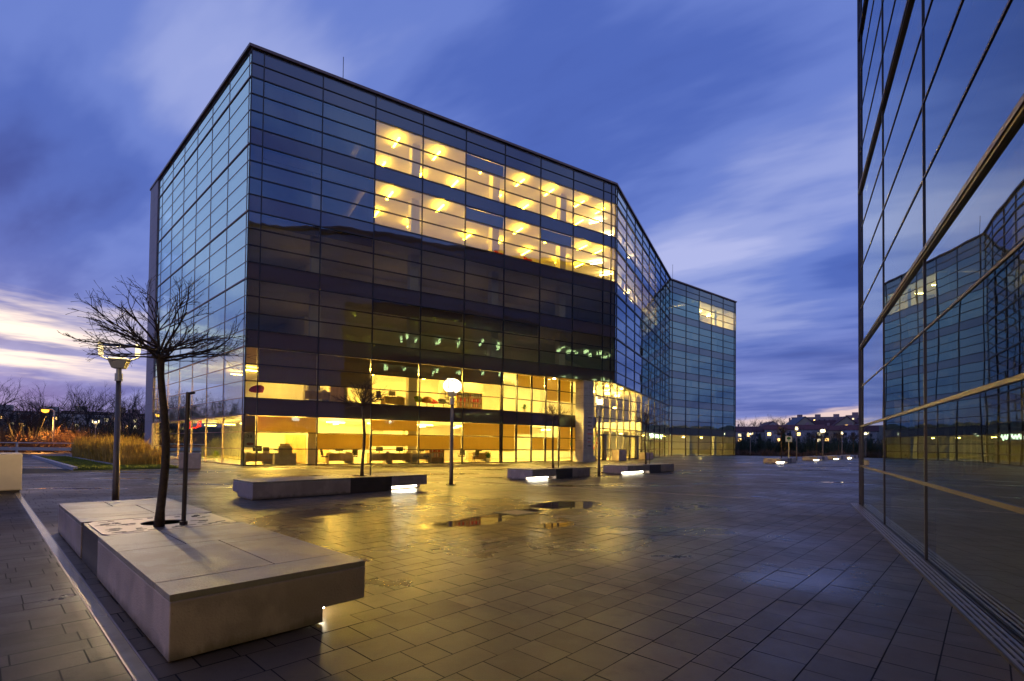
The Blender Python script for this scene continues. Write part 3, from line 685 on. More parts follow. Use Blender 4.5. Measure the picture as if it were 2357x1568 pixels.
def entrance():
    G, H = Frame(P1, P2), Frame(P2, P3)
    n = 7; us = [G.len*i/n for i in range(n+1)]
    for i in range(n):
        for k in range(2):
            w = cell_glass(G, us[i], us[i+1], rows(k), G_SHOP, 'glazing_bay')
            if (i, k) in ((1, 1), (2, 1), (3, 1), (4, 1)): blind(G, us[i], us[i+1], k*FH+(2.0 if i < 3 else 1.2)*ROW, k*FH+3*ROW, w)
            if (i, k) in ((0, 0), (1, 0), (4, 0), (5, 0)): blind(G, us[i], us[i+1], (2.3 if i == 1 else 0.9)*ROW, (3 if i != 1 else 3)*ROW, w)
            if (i, k) in ((2, 0), (3, 0)): blind(G, us[i], us[i+1], 1.0*ROW, 2.0*ROW, w)
        mb = MB(); mb.fbox(G, us[i]+.02, us[i+1]-.02, 0, .03, 3*ROW+.02, FH-.02); mb.build('spandrel_panel', G_SPAN, BOX)
    grid(G, [(u, 0, SOFZ-.05) for u in us], [(j*ROW, 0, G.len) for j in range(1, 7)]+[(.05, 0, G.len)], FRAME, tu=.10, tz=.06, name='mullion_grid')
    n = 7; us = [H.len*i/n for i in range(n+1)]
    zr = [(2.5, 3.1), (3.1, 4.12), (4.12, 5.15), (5.15, 6.18), (6.18, 7.16)]
    for i in range(n):
        cell_glass(H, us[i], us[i+1], ([(0.02, 1.03), (1.03, 2.5)] if i not in (0, 4, 5) else [])+zr, G_SHOP, 'glazing_bay')
    grid(H, [(u, 0, SOFZ-.05) for u in us], [(z[0], 0, H.len) for z in zr]+[(1.03, us[1], us[4]), (1.03, us[6], us[7])], FRAME, tu=.11, tz=.09, name='mullion_grid')
    for a, b in ((us[0], us[1]), (us[4], us[5]), (us[5], us[6])):
        d = MB(); d.fbox(H, a+.06, b-.06, .02, .03, .03, 2.44); dr = d.build('glass_door', G_SHOP, BOX)
        f = MB()
        for q in ((a+.06, a+.13), (b-.13, b-.06)): f.fbox(H, q[0], q[1], .0, .05, .02, 2.45)
        f.fbox(H, a+.13, b-.13, .0, .05, .02, .12); f.fbox(H, a+.13, b-.13, .0, .05, 2.36, 2.45); f.build('door_frame', FRAME, dr)
        h = MB(); h.tube([H.p(b-.2, -.06, .9), H.p(b-.2, -.06, 1.4)], .015, 8); h.build('handle', CHROME, dr)
    # dark revolving side leaf beside each door
    for u in (us[1]+.28, us[6]+.25):
        mb = MB(); mb.fbox(H, u-.24, u+.24, -.12, -.05, .02, 2.48); mb.build('door_leaf', METALSEC, BOX)
    # artwork: abstract panels on the lobby wall
    pal = [pbr('mural_red', (.5, .06, .03), .7), pbr('mural_ochre', (.55, .33, .06), .7), pbr('mural_green', (.12, .28, .08), .7), pbr('mural_cream', (.66, .60, .42), .7)]
    rng = random.Random(8)
    for u0, u1 in ((.3, 3.2), (4.6, 9.4)):
        base = MB(); base.fbox(H, u0, u1, 4.3, 4.36, .8, 3.0); b = base.build('mural', pal[3], BOX)
        mb = MB()
        for j in range(46):
            u = rng.uniform(u0+.1, u1-.5); z = rng.uniform(.9, 2.6); a = rng.uniform(.1, .42); c = rng.uniform(.08, .36)
            mb.fbox(H, u, u+a, 4.29-.0008*j, 4.30, z, z+c, rng.randrange(3))
        mb.build('paint_patch', pal[:3], b)
    # stone clad column with its plinth and tenant boards
    c = FF.p(26.9, .55, 0)
    K = Frame(FF.p(26.35, 0.02, 0), az=math.degrees(math.atan2(FF.d.x, FF.d.y)))
    mb = MB(); mb.fbox(K, 0, 1.15, 0, 1.15, 0.55, SOFZ-.05); col = mb.build('stone_column', STONE, BOX, bevel=.012)
    mb = MB(); mb.fbox(K, -.14, 1.29, -.14, 1.29, 0, .55); mb.build('plinth', STONE, col, bevel=.012)
    mb = MB()
    for j in range(1, 10): mb.fbox(K, -.003, 1.153, -.003, 1.153, .55+j*.66-.006, .55+j*.66+.006)
    mb.build('joint', FRAME, col)
    s = MB(); s.fbox(K, .38, 1.08, -.035, -.005, 1.2, 4.1); sg = s.build('tenant_board', pbr('pale_sign_board', (.42, .38, .36), .4), col)
    s = MB()
    for j, (z, w, mt) in enumerate(((3.85, .5, 0), (3.45, .42, 0), (3.12, .46, 0), (2.78, .40, 0), (2.42, .5, 1), (2.05, .36, 0), (1.72, .3, 1), (1.36, .44, 0))):
        q = .44
        while q < .44+w: ww = rng.uniform(.03, .08); s.fbox(K, q, q+ww, -.040, -.034, z, z+rng.uniform(.06, .10), mt); q += ww+.015
    s.build('lettering', [FRAME, REDF], sg)
entrance()

# roof aerials
for i, (p, h) in enumerate(((FF.p(5.6, .8, TOPZ+.2), 2.1), (FW.p(1.7, .8, TOPZ+.2), 2.6))):
    t_ = thing('roof_aerial', ('thin aerial rod on the roof edge above the dark upper windows', 'thin aerial rod on the roof of the far wing by the fold')[i], 'aerial', tuple(p), 'aerial rods on the roof')
    mb = MB(); mb.tube([p, p+Vector((0, 0, h))], .022, 6); mb.build('rod', FRAME, t_)
    mb = MB(); mb.tube([p, p+Vector((0, 0, .12))], .09, 8); mb.build('foot', FRAME, t_)

# ------------------------------------------------------------------ office furniture behind the glass
def chair_proto(mat=CHAIRC):
    t_ = thing('office_chair', 'grey swivel office chair', 'chair')
    s = MB(); s.box(-.24, .24, -.23, .23, .46, .54); s.build('seat', mat, t_, bevel=.03)
    s = MB(); s.hexa([(-.22, .20, .58), (.22, .20, .58), (.22, .26, .58), (-.22, .26, .58), (-.19, .30, 1.12), (.19, .30, 1.12), (.19, .35, 1.12), (-.19, .35, 1.12)]); s.build('backrest', mat, t_, bevel=.025)
    s = MB(); s.tube([(0, 0, .10), (0, 0, .46)], .03, 8); s.tube([(0, .2, .5), (0, .27, .62)], .02, 6); s.build('column', CHROME, t_)
    for k in range(5):
        a = 2*math.pi*k/5; s = MB(); s.tube([(0, 0, .12), (.30*math.cos(a), .30*math.sin(a), .06)], [.025, .015], 6); s.tube([(.30*math.cos(a)-.02, .30*math.sin(a), .03), (.30*math.cos(a)+.02, .30*math.sin(a), .03)], .03, 8); s.build('leg', CHROME, t_)
    for sx in (-1, 1):
        s = MB(); s.tube([(sx*.26, .08, .52), (sx*.29, .06, .72), (sx*.28, -.14, .73)], .018, 6); s.build('armrest', CHAIRC, t_)
    return t_
def desk_proto():
    t_ = thing('office_desk', 'oak desk', 'desk')
    s = MB(); s.box(-.8, .8, -.4, .4, .71, .745); s.build('desk_top', WOOD, t_, bevel=.004)
    for sx in (-1, 1): s = MB(); s.box(sx*.78-.02, sx*.78+.02, -.36, .36, 0, .71); s.build('side_panel', WOOD, t_)
    s = MB(); s.box(-.75, .75, -.34, -.31, .22, .70); s.build('modesty_panel', WOOD, t_)
    s = MB(); s.box(.30, .74, -.28, .34, .05, .66); d = s.build('pedestal', GREYBOX, t_)
    s = MB(); [s.box(.31, .73, .342, .356, z, z+.17) for z in (.08, .27, .46)]; s.build('drawer_front', GREYBOX, d)
    s = MB(); s.box(-.30, .22, .02, .05, .86, 1.20); s.tube([(-.04, .05, .745), (-.04, .05, .9)], .03, 6); s.box(-.16, .08, -.04, .14, .746, .76); s.build('monitor', CHAIRC, t_)
    s = MB(); s.box(-.72, -.44, -.2, .05, .746, .80); s.box(.34, .6, -.25, .0, .746, .86); s.build('paper_stack', PAPER, t_)
    return t_
def cabinet_proto(w=.9, h=1.95, mat=None):
    t_ = thing('storage_cabinet', 'tall oak cabinet', 'cabinet')
    s = MB(); s.box(-w/2, w/2, -.22, .22, 0, h); s.build('body', mat or WOOD, t_, bevel=.004)
    for sx in (-1, 1):
        s = MB(); s.box(min(sx*.01, sx*(w/2-.01)), max(sx*.01, sx*(w/2-.01)), -.24, -.221, .06, h-.04); d = s.build('door', mat or WOOD, t_)
        s = MB(); s.tube([(sx*.06, -.25, h*.5), (sx*.06, -.25, h*.5+.14)], .008, 6); s.build('handle', CHROME, d)
    return t_
def shelf_proto():
    t_ = thing('file_shelf', 'shelf with ring binders', 'shelf')
    s = MB(); s.box(-.6, .6, -.02, .02, 0, 1.6); s.box(-.6, -.57, -.36, -.02, 0, 1.6); s.box(.57, .6, -.36, -.02, 0, 1.6)
    for z in (0, .4, .8, 1.2, 1.57): s.box(-.57, .57, -.36, -.02, z, z+.03)
    s.build('carcass', WOOD, t_)
    rng = random.Random(2)
    for z in (.43, .83, 1.23):
        s = MB(); x = -.54
        while x < .5: s.box(x, x+.055, -.33, -.06, z, z+.29+rng.uniform(-.02, .02), rng.choice((0, 0, 1, 2))); x += .062
        s.build('binders', [GREYBOX, PAPER, REDF], t_)
    return t_
def place(proto, used, F, u, n, z, rot, label, group):
    o = proto if not used[0] else copy_tree(proto)
    used[0] = True
    p = F.p(u, n, z); o.location = p
    o.rotation_euler = (0, 0, math.atan2(F.d.y, F.d.x)+R(rot)); o['label'] = label; o['group'] = group
    return o
def furniture():
    ch, uc = chair_proto(), [False]; dk, ud = desk_proto(), [False]; cb, ucb = cabinet_proto(), [False]; sh, us = shelf_proto(), [False]
    GC = 'office chairs in the lit rooms'; GD = 'desks in the lit rooms'; GB = 'cabinets in the lit rooms'
    z0, z1 = .02, FH
    for u, n, z, r, lab in (
        (1.5, 1.2, z0, 150, 'grey swivel chair on the ground floor between the glass corner and the copier'),
        (5.0, 1.2, z0, 100, 'swivel chair facing the desk in the second ground floor window bay'),
        (6.9, 1.5, z0, 190, 'swivel chair at the edge of the second ground floor window bay, behind the young tree'),
        (12.2, 1.2, z0, 250, 'swivel chair turned to the red binders in the fourth ground floor window bay'),
        (15.0, 1.0, z0, 170, 'first of two swivel chairs side by side downstairs behind the bright lamp'),
        (16.2, 1.1, z0, 200, 'second of two swivel chairs side by side downstairs behind the bright lamp'),
        (9.0, 2.1, z1, 120, 'dark swivel chair at the upstairs desk above the second bench'),
        (14.9, 2.6, z1, 90, 'small dark chair upstairs before the white wall and the wall picture')):
        place(ch, uc, FF, u, n, z, r, lab, GC)
    for u, n, z, r, lab in (
        (.9, .9, z0, 10, 'oak desk with papers in the ground floor glass corner'),
        (5.9, 1.1, z0, 0, 'oak desk in the second ground floor window bay behind the young tree'),
        (8.6, .9, z0, 5, 'first oak desk heaped with papers in the third ground floor bay'),
        (10.1, 1.0, z0, 0, 'second oak desk heaped with papers in the third ground floor bay'),
        (11.6, 1.0, z0, 180, 'oak desk at the start of the fourth ground floor bay'),
        (16.9, 1.6, z0, 0, 'oak desk beside the potted plant in the fifth ground floor bay'),
        (4.4, 1.5, z1, 0, 'dark desk with a monitor upstairs in the second window bay'),
        (9.9, 2.2, z1, 10, 'desk with a monitor upstairs above the second bench')):
        place(dk, ud, FF, u, n, z, r, lab, GD)
    for u, n, z, r, lab in (
        (3.1, 2.6, z0, 0, 'pale oak cabinet behind the copier on the ground floor'),
        (4.0, 2.6, z0, 0, 'pale oak cabinet at the end of the first ground floor window bay'),
        (5.4, 4.4, z0, 0, 'oak cabinet under the door frame at the back of the second ground floor bay'),
        (5.7, 1.4, z1, 0, 'low looking oak cabinet beside the upstairs monitor desk'),
        (7.8, 1.6, z1, 90, 'oak cabinet upstairs behind the crown of the young tree'),
        (14.2, 5.0, z0, 0, 'oak cabinet in the back of the fourth ground floor bay')):
        place(cb, ucb, FF, u, n, z, r, lab, GB)
    place(sh, us, FF, 12.9, 1.2, z0, 0, 'low oak shelf of red and grey binders in the fourth ground floor bay', 'binder shelves in the lit rooms')
    place(sh, us, FF, 16.2, 3.6, z1, 0, 'oak shelf of binders upstairs to one side of the bright lamp', 'binder shelves in the lit rooms')
    place(sh, us, FF, 17.4, 3.6, z1, 0, 'oak shelf of binders upstairs where the glazing steps back', 'binder shelves in the lit rooms')
    # copier
    p = FF.p(2.5, 1.3, .02)
    t_ = thing('photocopier', 'big grey photocopier standing on a cabinet inside the first ground floor bay', 'copier', (0, 0, 0))
    s = MB(); s.box(-.65, .65, -.28, .28, 0, .74); s.build('stand', GREYBOX, t_, bevel=.01)
    s = MB(); s.box(-.42, .38, -.26, .26, .745, 1.18); s.build('body', GREYBOX, t_, bevel=.02)
    s = MB(); s.box(-.36, .30, -.22, .22, 1.19, 1.34); s.build('lid', PAPER, t_, bevel=.02)
    s = MB(); s.hexa([(-.62, -.2, .9), (-.43, -.2, .9), (-.43, .2, .9), (-.62, .2, .9), (-.66, -.2, 1.0), (-.43, -.2, .93), (-.43, .2, .93), (-.66, .2, 1.0)]); s.build('tray', GREYBOX, t_)
    t_.location = p; t_.rotation_euler.z = math.atan2(FF.d.y, FF.d.x)
    # tub armchairs upstairs
    def tub(u, n, z, rot, mat, label, group):
        t_ = thing('tub_armchair', label, 'armchair', (0, 0, 0), group)
        s = MB(); pr = [(.06, .40), (.30, .43), (.34, .50), (.30, .52), (.05, .50)]; s.lathe(pr, 18); s.build('seat', mat, t_, True)
        s = MB(); n_ = 14
        for k in range(n_):
            a0, a1 = R(-20+220*k/n_), R(-20+220*(k+1)/n_); h0, h1 = .52+.34*math.sin(math.pi*k/n_), .52+.34*math.sin(math.pi*(k+1)/n_)
            r0, r1 = .33, .40
            s.hexa([(r0*math.cos(a0), r0*math.sin(a0), .44), (r0*math.cos(a1), r0*math.sin(a1), .44), (r0*1.1*math.cos(a1), r0*1.1*math.sin(a1), .44), (r0*1.1*math.cos(a0), r0*1.1*math.sin(a0), .44),
                    (r1*math.cos(a0), r1*math.sin(a0), h0), (r1*math.cos(a1), r1*math.sin(a1), h1), (r1*1.1*math.cos(a1), r1*1.1*math.sin(a1), h1), (r1*1.1*math.cos(a0), r1*1.1*math.sin(a0), h0)])
        s.build('backrest', mat, t_, True)
        s = MB(); s.tube([(0, 0, .03), (0, 0, .42)], .03, 8); s.tube([(0, 0, 0), (0, 0, .03)], .24, 16); s.build('pedestal', CHROME, t_)
        t_.location = FF.p(u, n, z); t_.rotation_euler.z = math.atan2(FF.d.y, FF.d.x)+R(rot)
    GT = 'tub armchairs upstairs'
    tub(.75, 1.0, z1, 200, REDF, 'deep red tub armchair upstairs in the dark glass corner', GT)
    tub(11.5, 1.6, z1, 180, GREENF, 'green tub armchair upstairs, first of the row by the bright lamp', GT)
    tub(12.3, 1.5, z1, 160, ORANGEF, 'ochre tub armchair upstairs beside the green one', GT)
    tub(13.0, 1.9, z1, 20, REDF, 'low red tub armchair upstairs between the ochre and the dark one', GT)
    tub(13.7, 1.6, z1, 0, CHAIRC, 'dark tub armchair upstairs nearest the bright lamp', GT)
    tub(18.3, 1.2, 4*FH, 30, REDF, 'red armchair on the lower lit top floor by the grey blind', GT)
    tub(21.0, 1.0, 4*FH, 30, REDF, 'red armchair on the lower lit top floor below the pale columns', GT)
    # wall picture, poster
    t_ = thing('wall_picture', 'framed pale picture on the upstairs wall beside the bright lamp', 'picture', tuple(FF.p(15.3, 4.0, FH+1.3)))
    s = MB(); s.fbox(FF, 14.9, 15.9, 3.98, 4.02, FH+1.1, FH+2.3); s.build('frame', FRAME, t_); s = MB(); s.fbox(FF, 14.95, 15.85, 3.97, 3.979, FH+1.15, FH+2.25); s.build('print', PAPER, t_)
    s = MB(); s.fbox(FF, 14.4, 18.4, 4.05, 4.13, FH, FH+3*ROW); s.build('partition', WHITE, BOX)
    t_ = thing('window_poster', 'pale paper poster with 28 and a pink oval taped inside the corner window', 'poster', tuple(FF.p(.36, .12, 1.3)))
    s = MB(); s.fbox(FF, .05, .66, .12, .124, 1.10, 2.02); s.build('paper', PAPER, t_)
    s = MB(); c = FF.p(.38, .118, 1.33); s.v = [tuple(FF.p(.38+.2*math.cos(a*.4), .117, 1.33+.09*math.sin(a*.4))) for a in range(16)]; s.f = [tuple(range(16))]; s.m = [0]; s.build('oval', pbr('faded_pink_print', (.45, .18, .2), .8), t_)
    fc = bpy.data.curves.new('numerals', 'FONT'); fc.body = '-28'; fc.size = .3; fc.extrude = .002; fq = bpy.data.objects.new('numerals_curve', fc); COL.objects.link(fq); bpy.context.view_layer.update(); me = bpy.data.meshes.new_from_object(fq.evaluated_get(bpy.context.evaluated_depsgraph_get())); bpy.data.objects.remove(fq); fo = bpy.data.objects.new('numerals', me); COL.objects.link(fo); me.materials.clear(); me.materials.append(FRAME)
    fo.parent = t_; fo.location = FF.p(.10, .117, 1.68)-Vector(t_.location); fo.rotation_euler = (R(90), 0, math.atan2(FF.d.y, FF.d.x))
    # neon signs
    t_ = thing('neon_sign', 'red neon lettering glowing inside the side glazing behind the young tree', 'sign', tuple(FL.p(13, .8, 2.6)))
    s = MB()
    def path(pts): s.tube([FL.p(u, .7, z) for u, z in pts], .05, 6)
    path([(14.4, 2.95), (13.9, 2.95), (13.9, 2.5), (14.4, 2.45)]); path([(13.7, 2.5), (12.7, 2.5)]); path([(12.5, 2.5), (11.9, 2.55), (11.8, 2.95), (11.2, 2.95), (11.2, 2.6), (11.7, 2.6)])
    s.build('tube', REDNEON, t_)
    t_ = thing('neon_banner', 'small upright red light sign hung in the side glazing near the corner', 'sign', tuple(FL.p(.55, .4, 2.3)))
    s = MB(); s.fbox(FL, .42, .72, .30, .36, 2.15, 2.95); s.build('panel', REDNEON, t_); s = MB()
    for z in (2.3, 2.72): s.fbox(FL, .48, .66, .29, .299, z, z+.12)
    s.build('lettering', WINLIT2, t_)
    t_ = thing('script_sign', 'white green neon script glowing inside the inner corner glazing by the far wing', 'sign', tuple(FO.p(22, .8, 3)))
    s = MB(); pts = []
    for k in range(60):
        u = 19.0+8.5*k/59; pts.append(FO.p(u, .7, 2.75+.22*math.sin(k*.9)+.08*math.sin(k*2.3)))
    s.tube(pts, .055, 6); s.build('tube', GREENNEON, t_)
    # plants
    for i, (F, u, n, z, lab) in enumerate(((FF, 17.4, 1.0, z0, 'bushy potted plant beside the last ground floor desk'), (Frame(P1, P2), 3.4, .9, z1, 'potted plant upstairs behind the recessed glazing'), (FL, 8.5, 1.0, z0, 'potted plant inside the side glazing by the cube planter'))):
        p = F.p(u, n, z); t_ = thing('potted_plant', lab, 'plant', tuple(p), 'potted plants in the lit rooms')
        s = MB(); s.lathe([(.12, p.z), (.17, p.z+.32), (.15, p.z+.32)], 12, (p.x, p.y)); s.build('pot', PAPER, t_)
        rng = random.Random(i); s = MB()
        for k in range(70):
            a = rng.uniform(0, 6.28); el = rng.uniform(.2, 1.4); l = rng.uniform(.25, .6); d = Vector((math.cos(a)*math.cos(el), math.sin(a)*math.cos(el), math.sin(el)))
            q = p+Vector((0, 0, .32)); e = q+d*l; sd = d.cross(Vector((0, 0, 1))).normalized()*.035; mdl = q.lerp(e, .65)
            s.quad(q, mdl+sd, e, mdl-sd)
        s.build('foliage', pbr('house_plant_leaf', (.06, .14, .02), .6), t_)
furniture()

# ------------------------------------------------------------------ near glass tower at the edge of the view
def near_tower():
    T = thing('glass_tower', 'neighbouring glass office tower whose mirrored wall fills the side of the view', 'building', (R0[0], R0[1], 0))
    ms = [.0, .32]+[.32+3.53*i for i in range(1, 11)]
    top = 27.0
    for i, (u0, u1) in enumerate(zip(ms[:-1], ms[1:])):
        for k in range(7):
            zz = [(k*4.12+j*ROW, k*4.12+(j+1)*ROW) for j in range(4) if k*4.12+(j+1)*ROW < top+.2]
            if zz: cell_glass(FR, u0, u1, zz, G_NEAR, 'glass_panel', T, gap=.012)
    u_end = ms[-1]
    mb = MB()
    for j, u in enumerate(ms):
        w = .028 if j else .05
        mb.fbox(FR, u-w/2 if j else 0, u+w/2, -.016, .10, .0, top)
    for j in range(26):
        z = j*ROW
        if z > top: break
        major = (j % 4 == 0 and j > 0)
        h, pr = (.055, .05) if major else ((.045, .022) if j in (1, 2) else (.026, .012))
        mb.fbox(FR, 0, u_end, -pr, .09, max(z-h/2, .0), z+h/2)
        if major:
            mb.fbox(FR, 0, u_end, -.035, .02, z-h/2-.035, z-h/2-.004)
    mb.build('mullion_grid', FRAME_N, T)
    # end face round the corner (seen only mirrored in the opposite glass)
    mb = MB(); n = 13
    for i in range(n):
        for j in range(26):
            u0, u1 = i*3.5, (i+1)*3.5
            mb.quad(FE.p(u0+.03, 0, j*ROW+.02), FE.p(u1-.03, 0, j*ROW+.02), FE.p(u1-.03, 0, (j+1)*ROW-.02), FE.p(u0+.03, 0, (j+1)*ROW-.02))
    e = mb.build('end_glazing', G_NEAR, T); e['kind'] = 'stuff'
    mb = MB()
    for i in range(n+1): mb.fbox(FE, i*3.5-.03, i*3.5+.03, -.05, .1, 0, top)
    for j in range(26): mb.fbox(FE, 0, n*3.5, -.045, .09, max(0, j*ROW-.03), j*ROW+.03)
    mb.build('end_mullion_grid', FRAME_N, T)
    ue = n*3.5
    far = FR.p(u_end, 0, 0); farE = FE.p(ue, 0, 0)
    bk = [FR.p(u_end, 18, 0), Vector((38, 5, 0))]
    ring = [FR.p(.2, .12, 0)+FE.d*.0, farE+FE.n*.15, farE+FE.n*14, FR.p(u_end, 18, 0), FR.p(u_end, .12, 0)]
    ring = [isect(FR, .12, FE, .12)]+[farE+FE.n*.12, farE+FE.n*14, FR.p(u_end, 20, 0), FR.p(u_end, .12, 0)]
    rp = [tuple(p[:2]) for p in ring]
    for k in range(1, 7):
        mb = MB(); mb.prism(rp, k*4.12-.95, k*4.12-.03); mb.build('floor_slab', DARKWALL, T)
    mb = MB(); mb.prism(rp, -.2, .012); mb.build('ground_slab', CARPET, T)
    mb = MB(); mb.prism([tuple(p[:2]) for p in (isect(FR, 7, FE, 7), FE.p(ue-.3, 7, 0), farE+FE.n*13.6, FR.p(u_end-.3, 19, 0), FR.p(u_end-.3, 7, 0))], 0.02, top-.3); mb.build('core_wall', DARKWALL, T)
    mb = MB(); mb.prism([tuple(p[:2]) for p in (isect(FR, -.25, FE, -.25), FE.p(ue+.2, -.25, 0), farE+FE.n*14.2, FR.p(u_end+.2, 20.2, 0), FR.p(u_end+.2, -.25, 0))], top, top+.3); mb.build('roof_edge', CORNICE, T)
    mb = MB(); mb.fbox(Frame(FR.p(u_end, 0, 0), FR.p(u_end, 20, 0)), 0, 20, -.1, .05, 0, top); mb.build('end_wall', DARKWALL, T)
    mb = MB(); mb.fbox(Frame(farE, farE+FE.n*14), 0, 14, -.1, .05, 0, top); mb.build('end_wall', DARKWALL, T)
    # a few offices with the lights on, low in the tower: they show as bright marks in the opposite glass
    rng = random.Random(12)
    for F, us in ((FR, (24.6, 27.3)), (FE, (5.0, 7.2, 9.4, 12.0, 15.0, 17.4, 20.5, 30, 31.8, 33.5, 36, 38))):
        for u in us:
            for k in (2, 3):
                z = k*4.12+3.1
                for q in range(2):
                    if rng.random() < .25: continue
                    mb = MB(); uu = u+rng.uniform(-.5, .5); nn = 1.6+q*2+rng.uniform(-.5, .5)
                    mb.fbox(F, uu-.10, uu+.10, nn-.45, nn+.45, z-.10+rng.uniform(-.5, 0), z-.03); mb.build('ceiling_lamp', FARLIT, T)
    for u in (14.0, 18.0, 22.0):  # strips added out of view to warm the tower's lower panes
        mb = MB(); mb.fbox(FR, u-.6, u+.6, 4.0, 4.15, .1, .2); mb.build('added_fill_strip', FILL2, T)
    # drainage grating along its foot
    G = thing('drain_grating', 'long ribbed metal drain grating along the foot of the mirrored tower', 'grating', tuple(FR.p(0, -.3, 0)))
    mb = MB()
    for j in range(4): mb.fbox(FR, -.2, 16, -.205+j*.047, -.205+j*.047+.026, .006, .018)
    for u in range(33): mb.fbox(FR, -.2+u*.49, -.18+u*.49, -.205, -.03, .0055, .014)
    mb.build('bars', pbr('worn_grating_steel', (.30, .27, .25), .4, .7, .15, 8), G)
    mb = MB(); mb.fbox(FR, -.2, 16, -.209, -.0265, .002, .005); mb.build('pit', BLACK, G)
    mb = MB(); mb.fbox(FR, -.2, 16, -.222, -.210, -.006, .021); mb.fbox(FR, -.2, 16, -.026, -.014, -.006, .021); mb.build('frame', FRAME_N, G)
near_tower()

# ------------------------------------------------------------------ benches with light strips and tree pits
def bench(name, label, sections, width, group, H=.46, gap=.135, over=.38):
    """local x along the bench, y across it; sections: (kind, x0, x1, overhang side or None)"""
    t_ = thing(name, label, 'bench', (0, 0, 0), group)
    for kind, x0, x1, side in sections:
        if kind == 'block':
            g = .004; s = MB()
            y0, y1 = 0, width
            b0, b1 = (over if side == 'front' else 0), (width-over if side == 'back' else width)
            prof = [(b0, .012), (b1, .012)]+([(b1, gap), (y1, gap)] if b1 < y1 else [])+[(y1, H-.05), (y0, H-.05)]+([(y0, gap), (b0, gap)] if b0 > y0 else [])
            n_ = len(prof); s.v = [(x0+g, y, z) for y, z in prof]+[(x1-g, y, z) for y, z in prof]
            s.f = [tuple(range(n_-1, -1, -1)), tuple(range(n_, 2*n_))]+[(k_, (k_+1) % n_, n_+(k_+1) % n_, n_+k_) for k_ in range(n_)]; s.m = [0]*len(s.f)
            blk = s.build('seat_block', CONC, t_, bevel=.008)
            # top slabs laid in an interlocking pattern
            s = MB(); xm = x0+(x1-x0)*.55; q = .006; zt = H-.048
            if x1-x0 > 1.6:
                rects = [(x0, x0+.42, 0, width), (x0+.42, xm, 0, width*.42), (x0+.42, xm+.25, width*.42, width), (xm, xm+.25, 0, width*.42), (xm+.25, x1, 0, width*.62), (xm+.25, x1, width*.62, width)]
            else:
                rects = [(x0, xm, 0, width*.5), (x0, xm, width*.5, width), (xm, x1, 0, width)]
            for a, b, c, d in rects: s.box(a+q+g*(a == x0), b-q-g*(b == x1), c+q*(c > 0), d-q*(d < width), zt, H+(.0006 if c > 0 else 0))
            s.build('top_slab', CONCTOP, blk, bevel=.003)
            if side:
                yc = over-.08 if side == 'front' else width-over+.08
                s = MB(); s.box(x0+(.2 if x1-x0 > 2.8 else .06), x1-.22 if x1-x0 > .8 else x1-.08, yc-.03, yc+.03, .055, .105); ls = s.build('light_strip', STRIP, t_, bevel=.012)
                xa, xb = x0+(.2 if x1-x0 > 2.8 else .06), (x1-.22 if x1-x0 > .8 else x1-.08); s = MB(); s.box(xa-.03, xb+.03, yc-.045, yc+.045, .107, .132); s.build('housing', GRATE, ls)
        else:
            s = MB(); s.box(x0, x1, .012, width-.012, .006, H-.10)
            rim = .10
            for r_ in ((x0, x1, .012, rim), (x0, x1, width-rim, width-.012), (x0, x0+rim, rim, width-rim), (x1-rim, x1, rim, width-rim)): s.box(*r_, H-.10, H-.012)
            ms = s.build('planter_section', METALSEC, t_)
            # grate: plate with a round opening, made of ring segments, with slots
            cx, cy_ = (x0+x1)/2, width*.5; rr = .24; n = 48
            s = MB(); hx, hy = (x1-x0)/2-.02, width/2-.05
            for k in range(n):
                a0, a1 = 2*math.pi*k/n, 2*math.pi*(k+1)/n
                def outer(a):
                    c, sn = math.cos(a), math.sin(a); q = min(hx/abs(c) if abs(c) > 1e-6 else 9, hy/abs(sn) if abs(sn) > 1e-6 else 9); return (cx+c*q, cy_+sn*q)
                i0, i1 = (cx+rr*math.cos(a0), cy_+rr*math.sin(a0)), (cx+rr*math.cos(a1), cy_+rr*math.sin(a1)); o0, o1 = outer(a0), outer(a1)
                z0, z1 = H-.011, H-.001
                s.hexa([(*i0, z0), (*o0, z0), (*o1, z0), (*i1, z0), (*i0, z1), (*o0, z1), (*o1, z1), (*i1, z1)])
            rng = random.Random(5)
            for k in range(60):
                x = rng.uniform(x0+.1, x1-.1); y = rng.uniform(.12, width-.12)
                if math.hypot(x-cx, y-cy_) < rr+.08: continue
                s.box(x-.015, x+.015, y-.05, y+.05, H-.0008, H+.0004, 1) if k % 5 else s.box(x-.03, x+.03, y-.03, y+.03, H-.0008, H+.0006, 1)
            s.build('tree_grate', [GRATE, BLACK], t_)
            s = MB(); s.lathe([(rr+.015, H-.09), (rr+.015, H-.085)], 24, (cx, cy_)); s.build('soil', pbr('planter_soil', (.02, .016, .012), .95), ms)
    return t_
def orient(o, p, d): o.location = (p[0], p[1], 0); o.rotation_euler = (0, 0, math.atan2(d.y, d.x))
GBN = 'concrete benches with tree pits on the plaza'
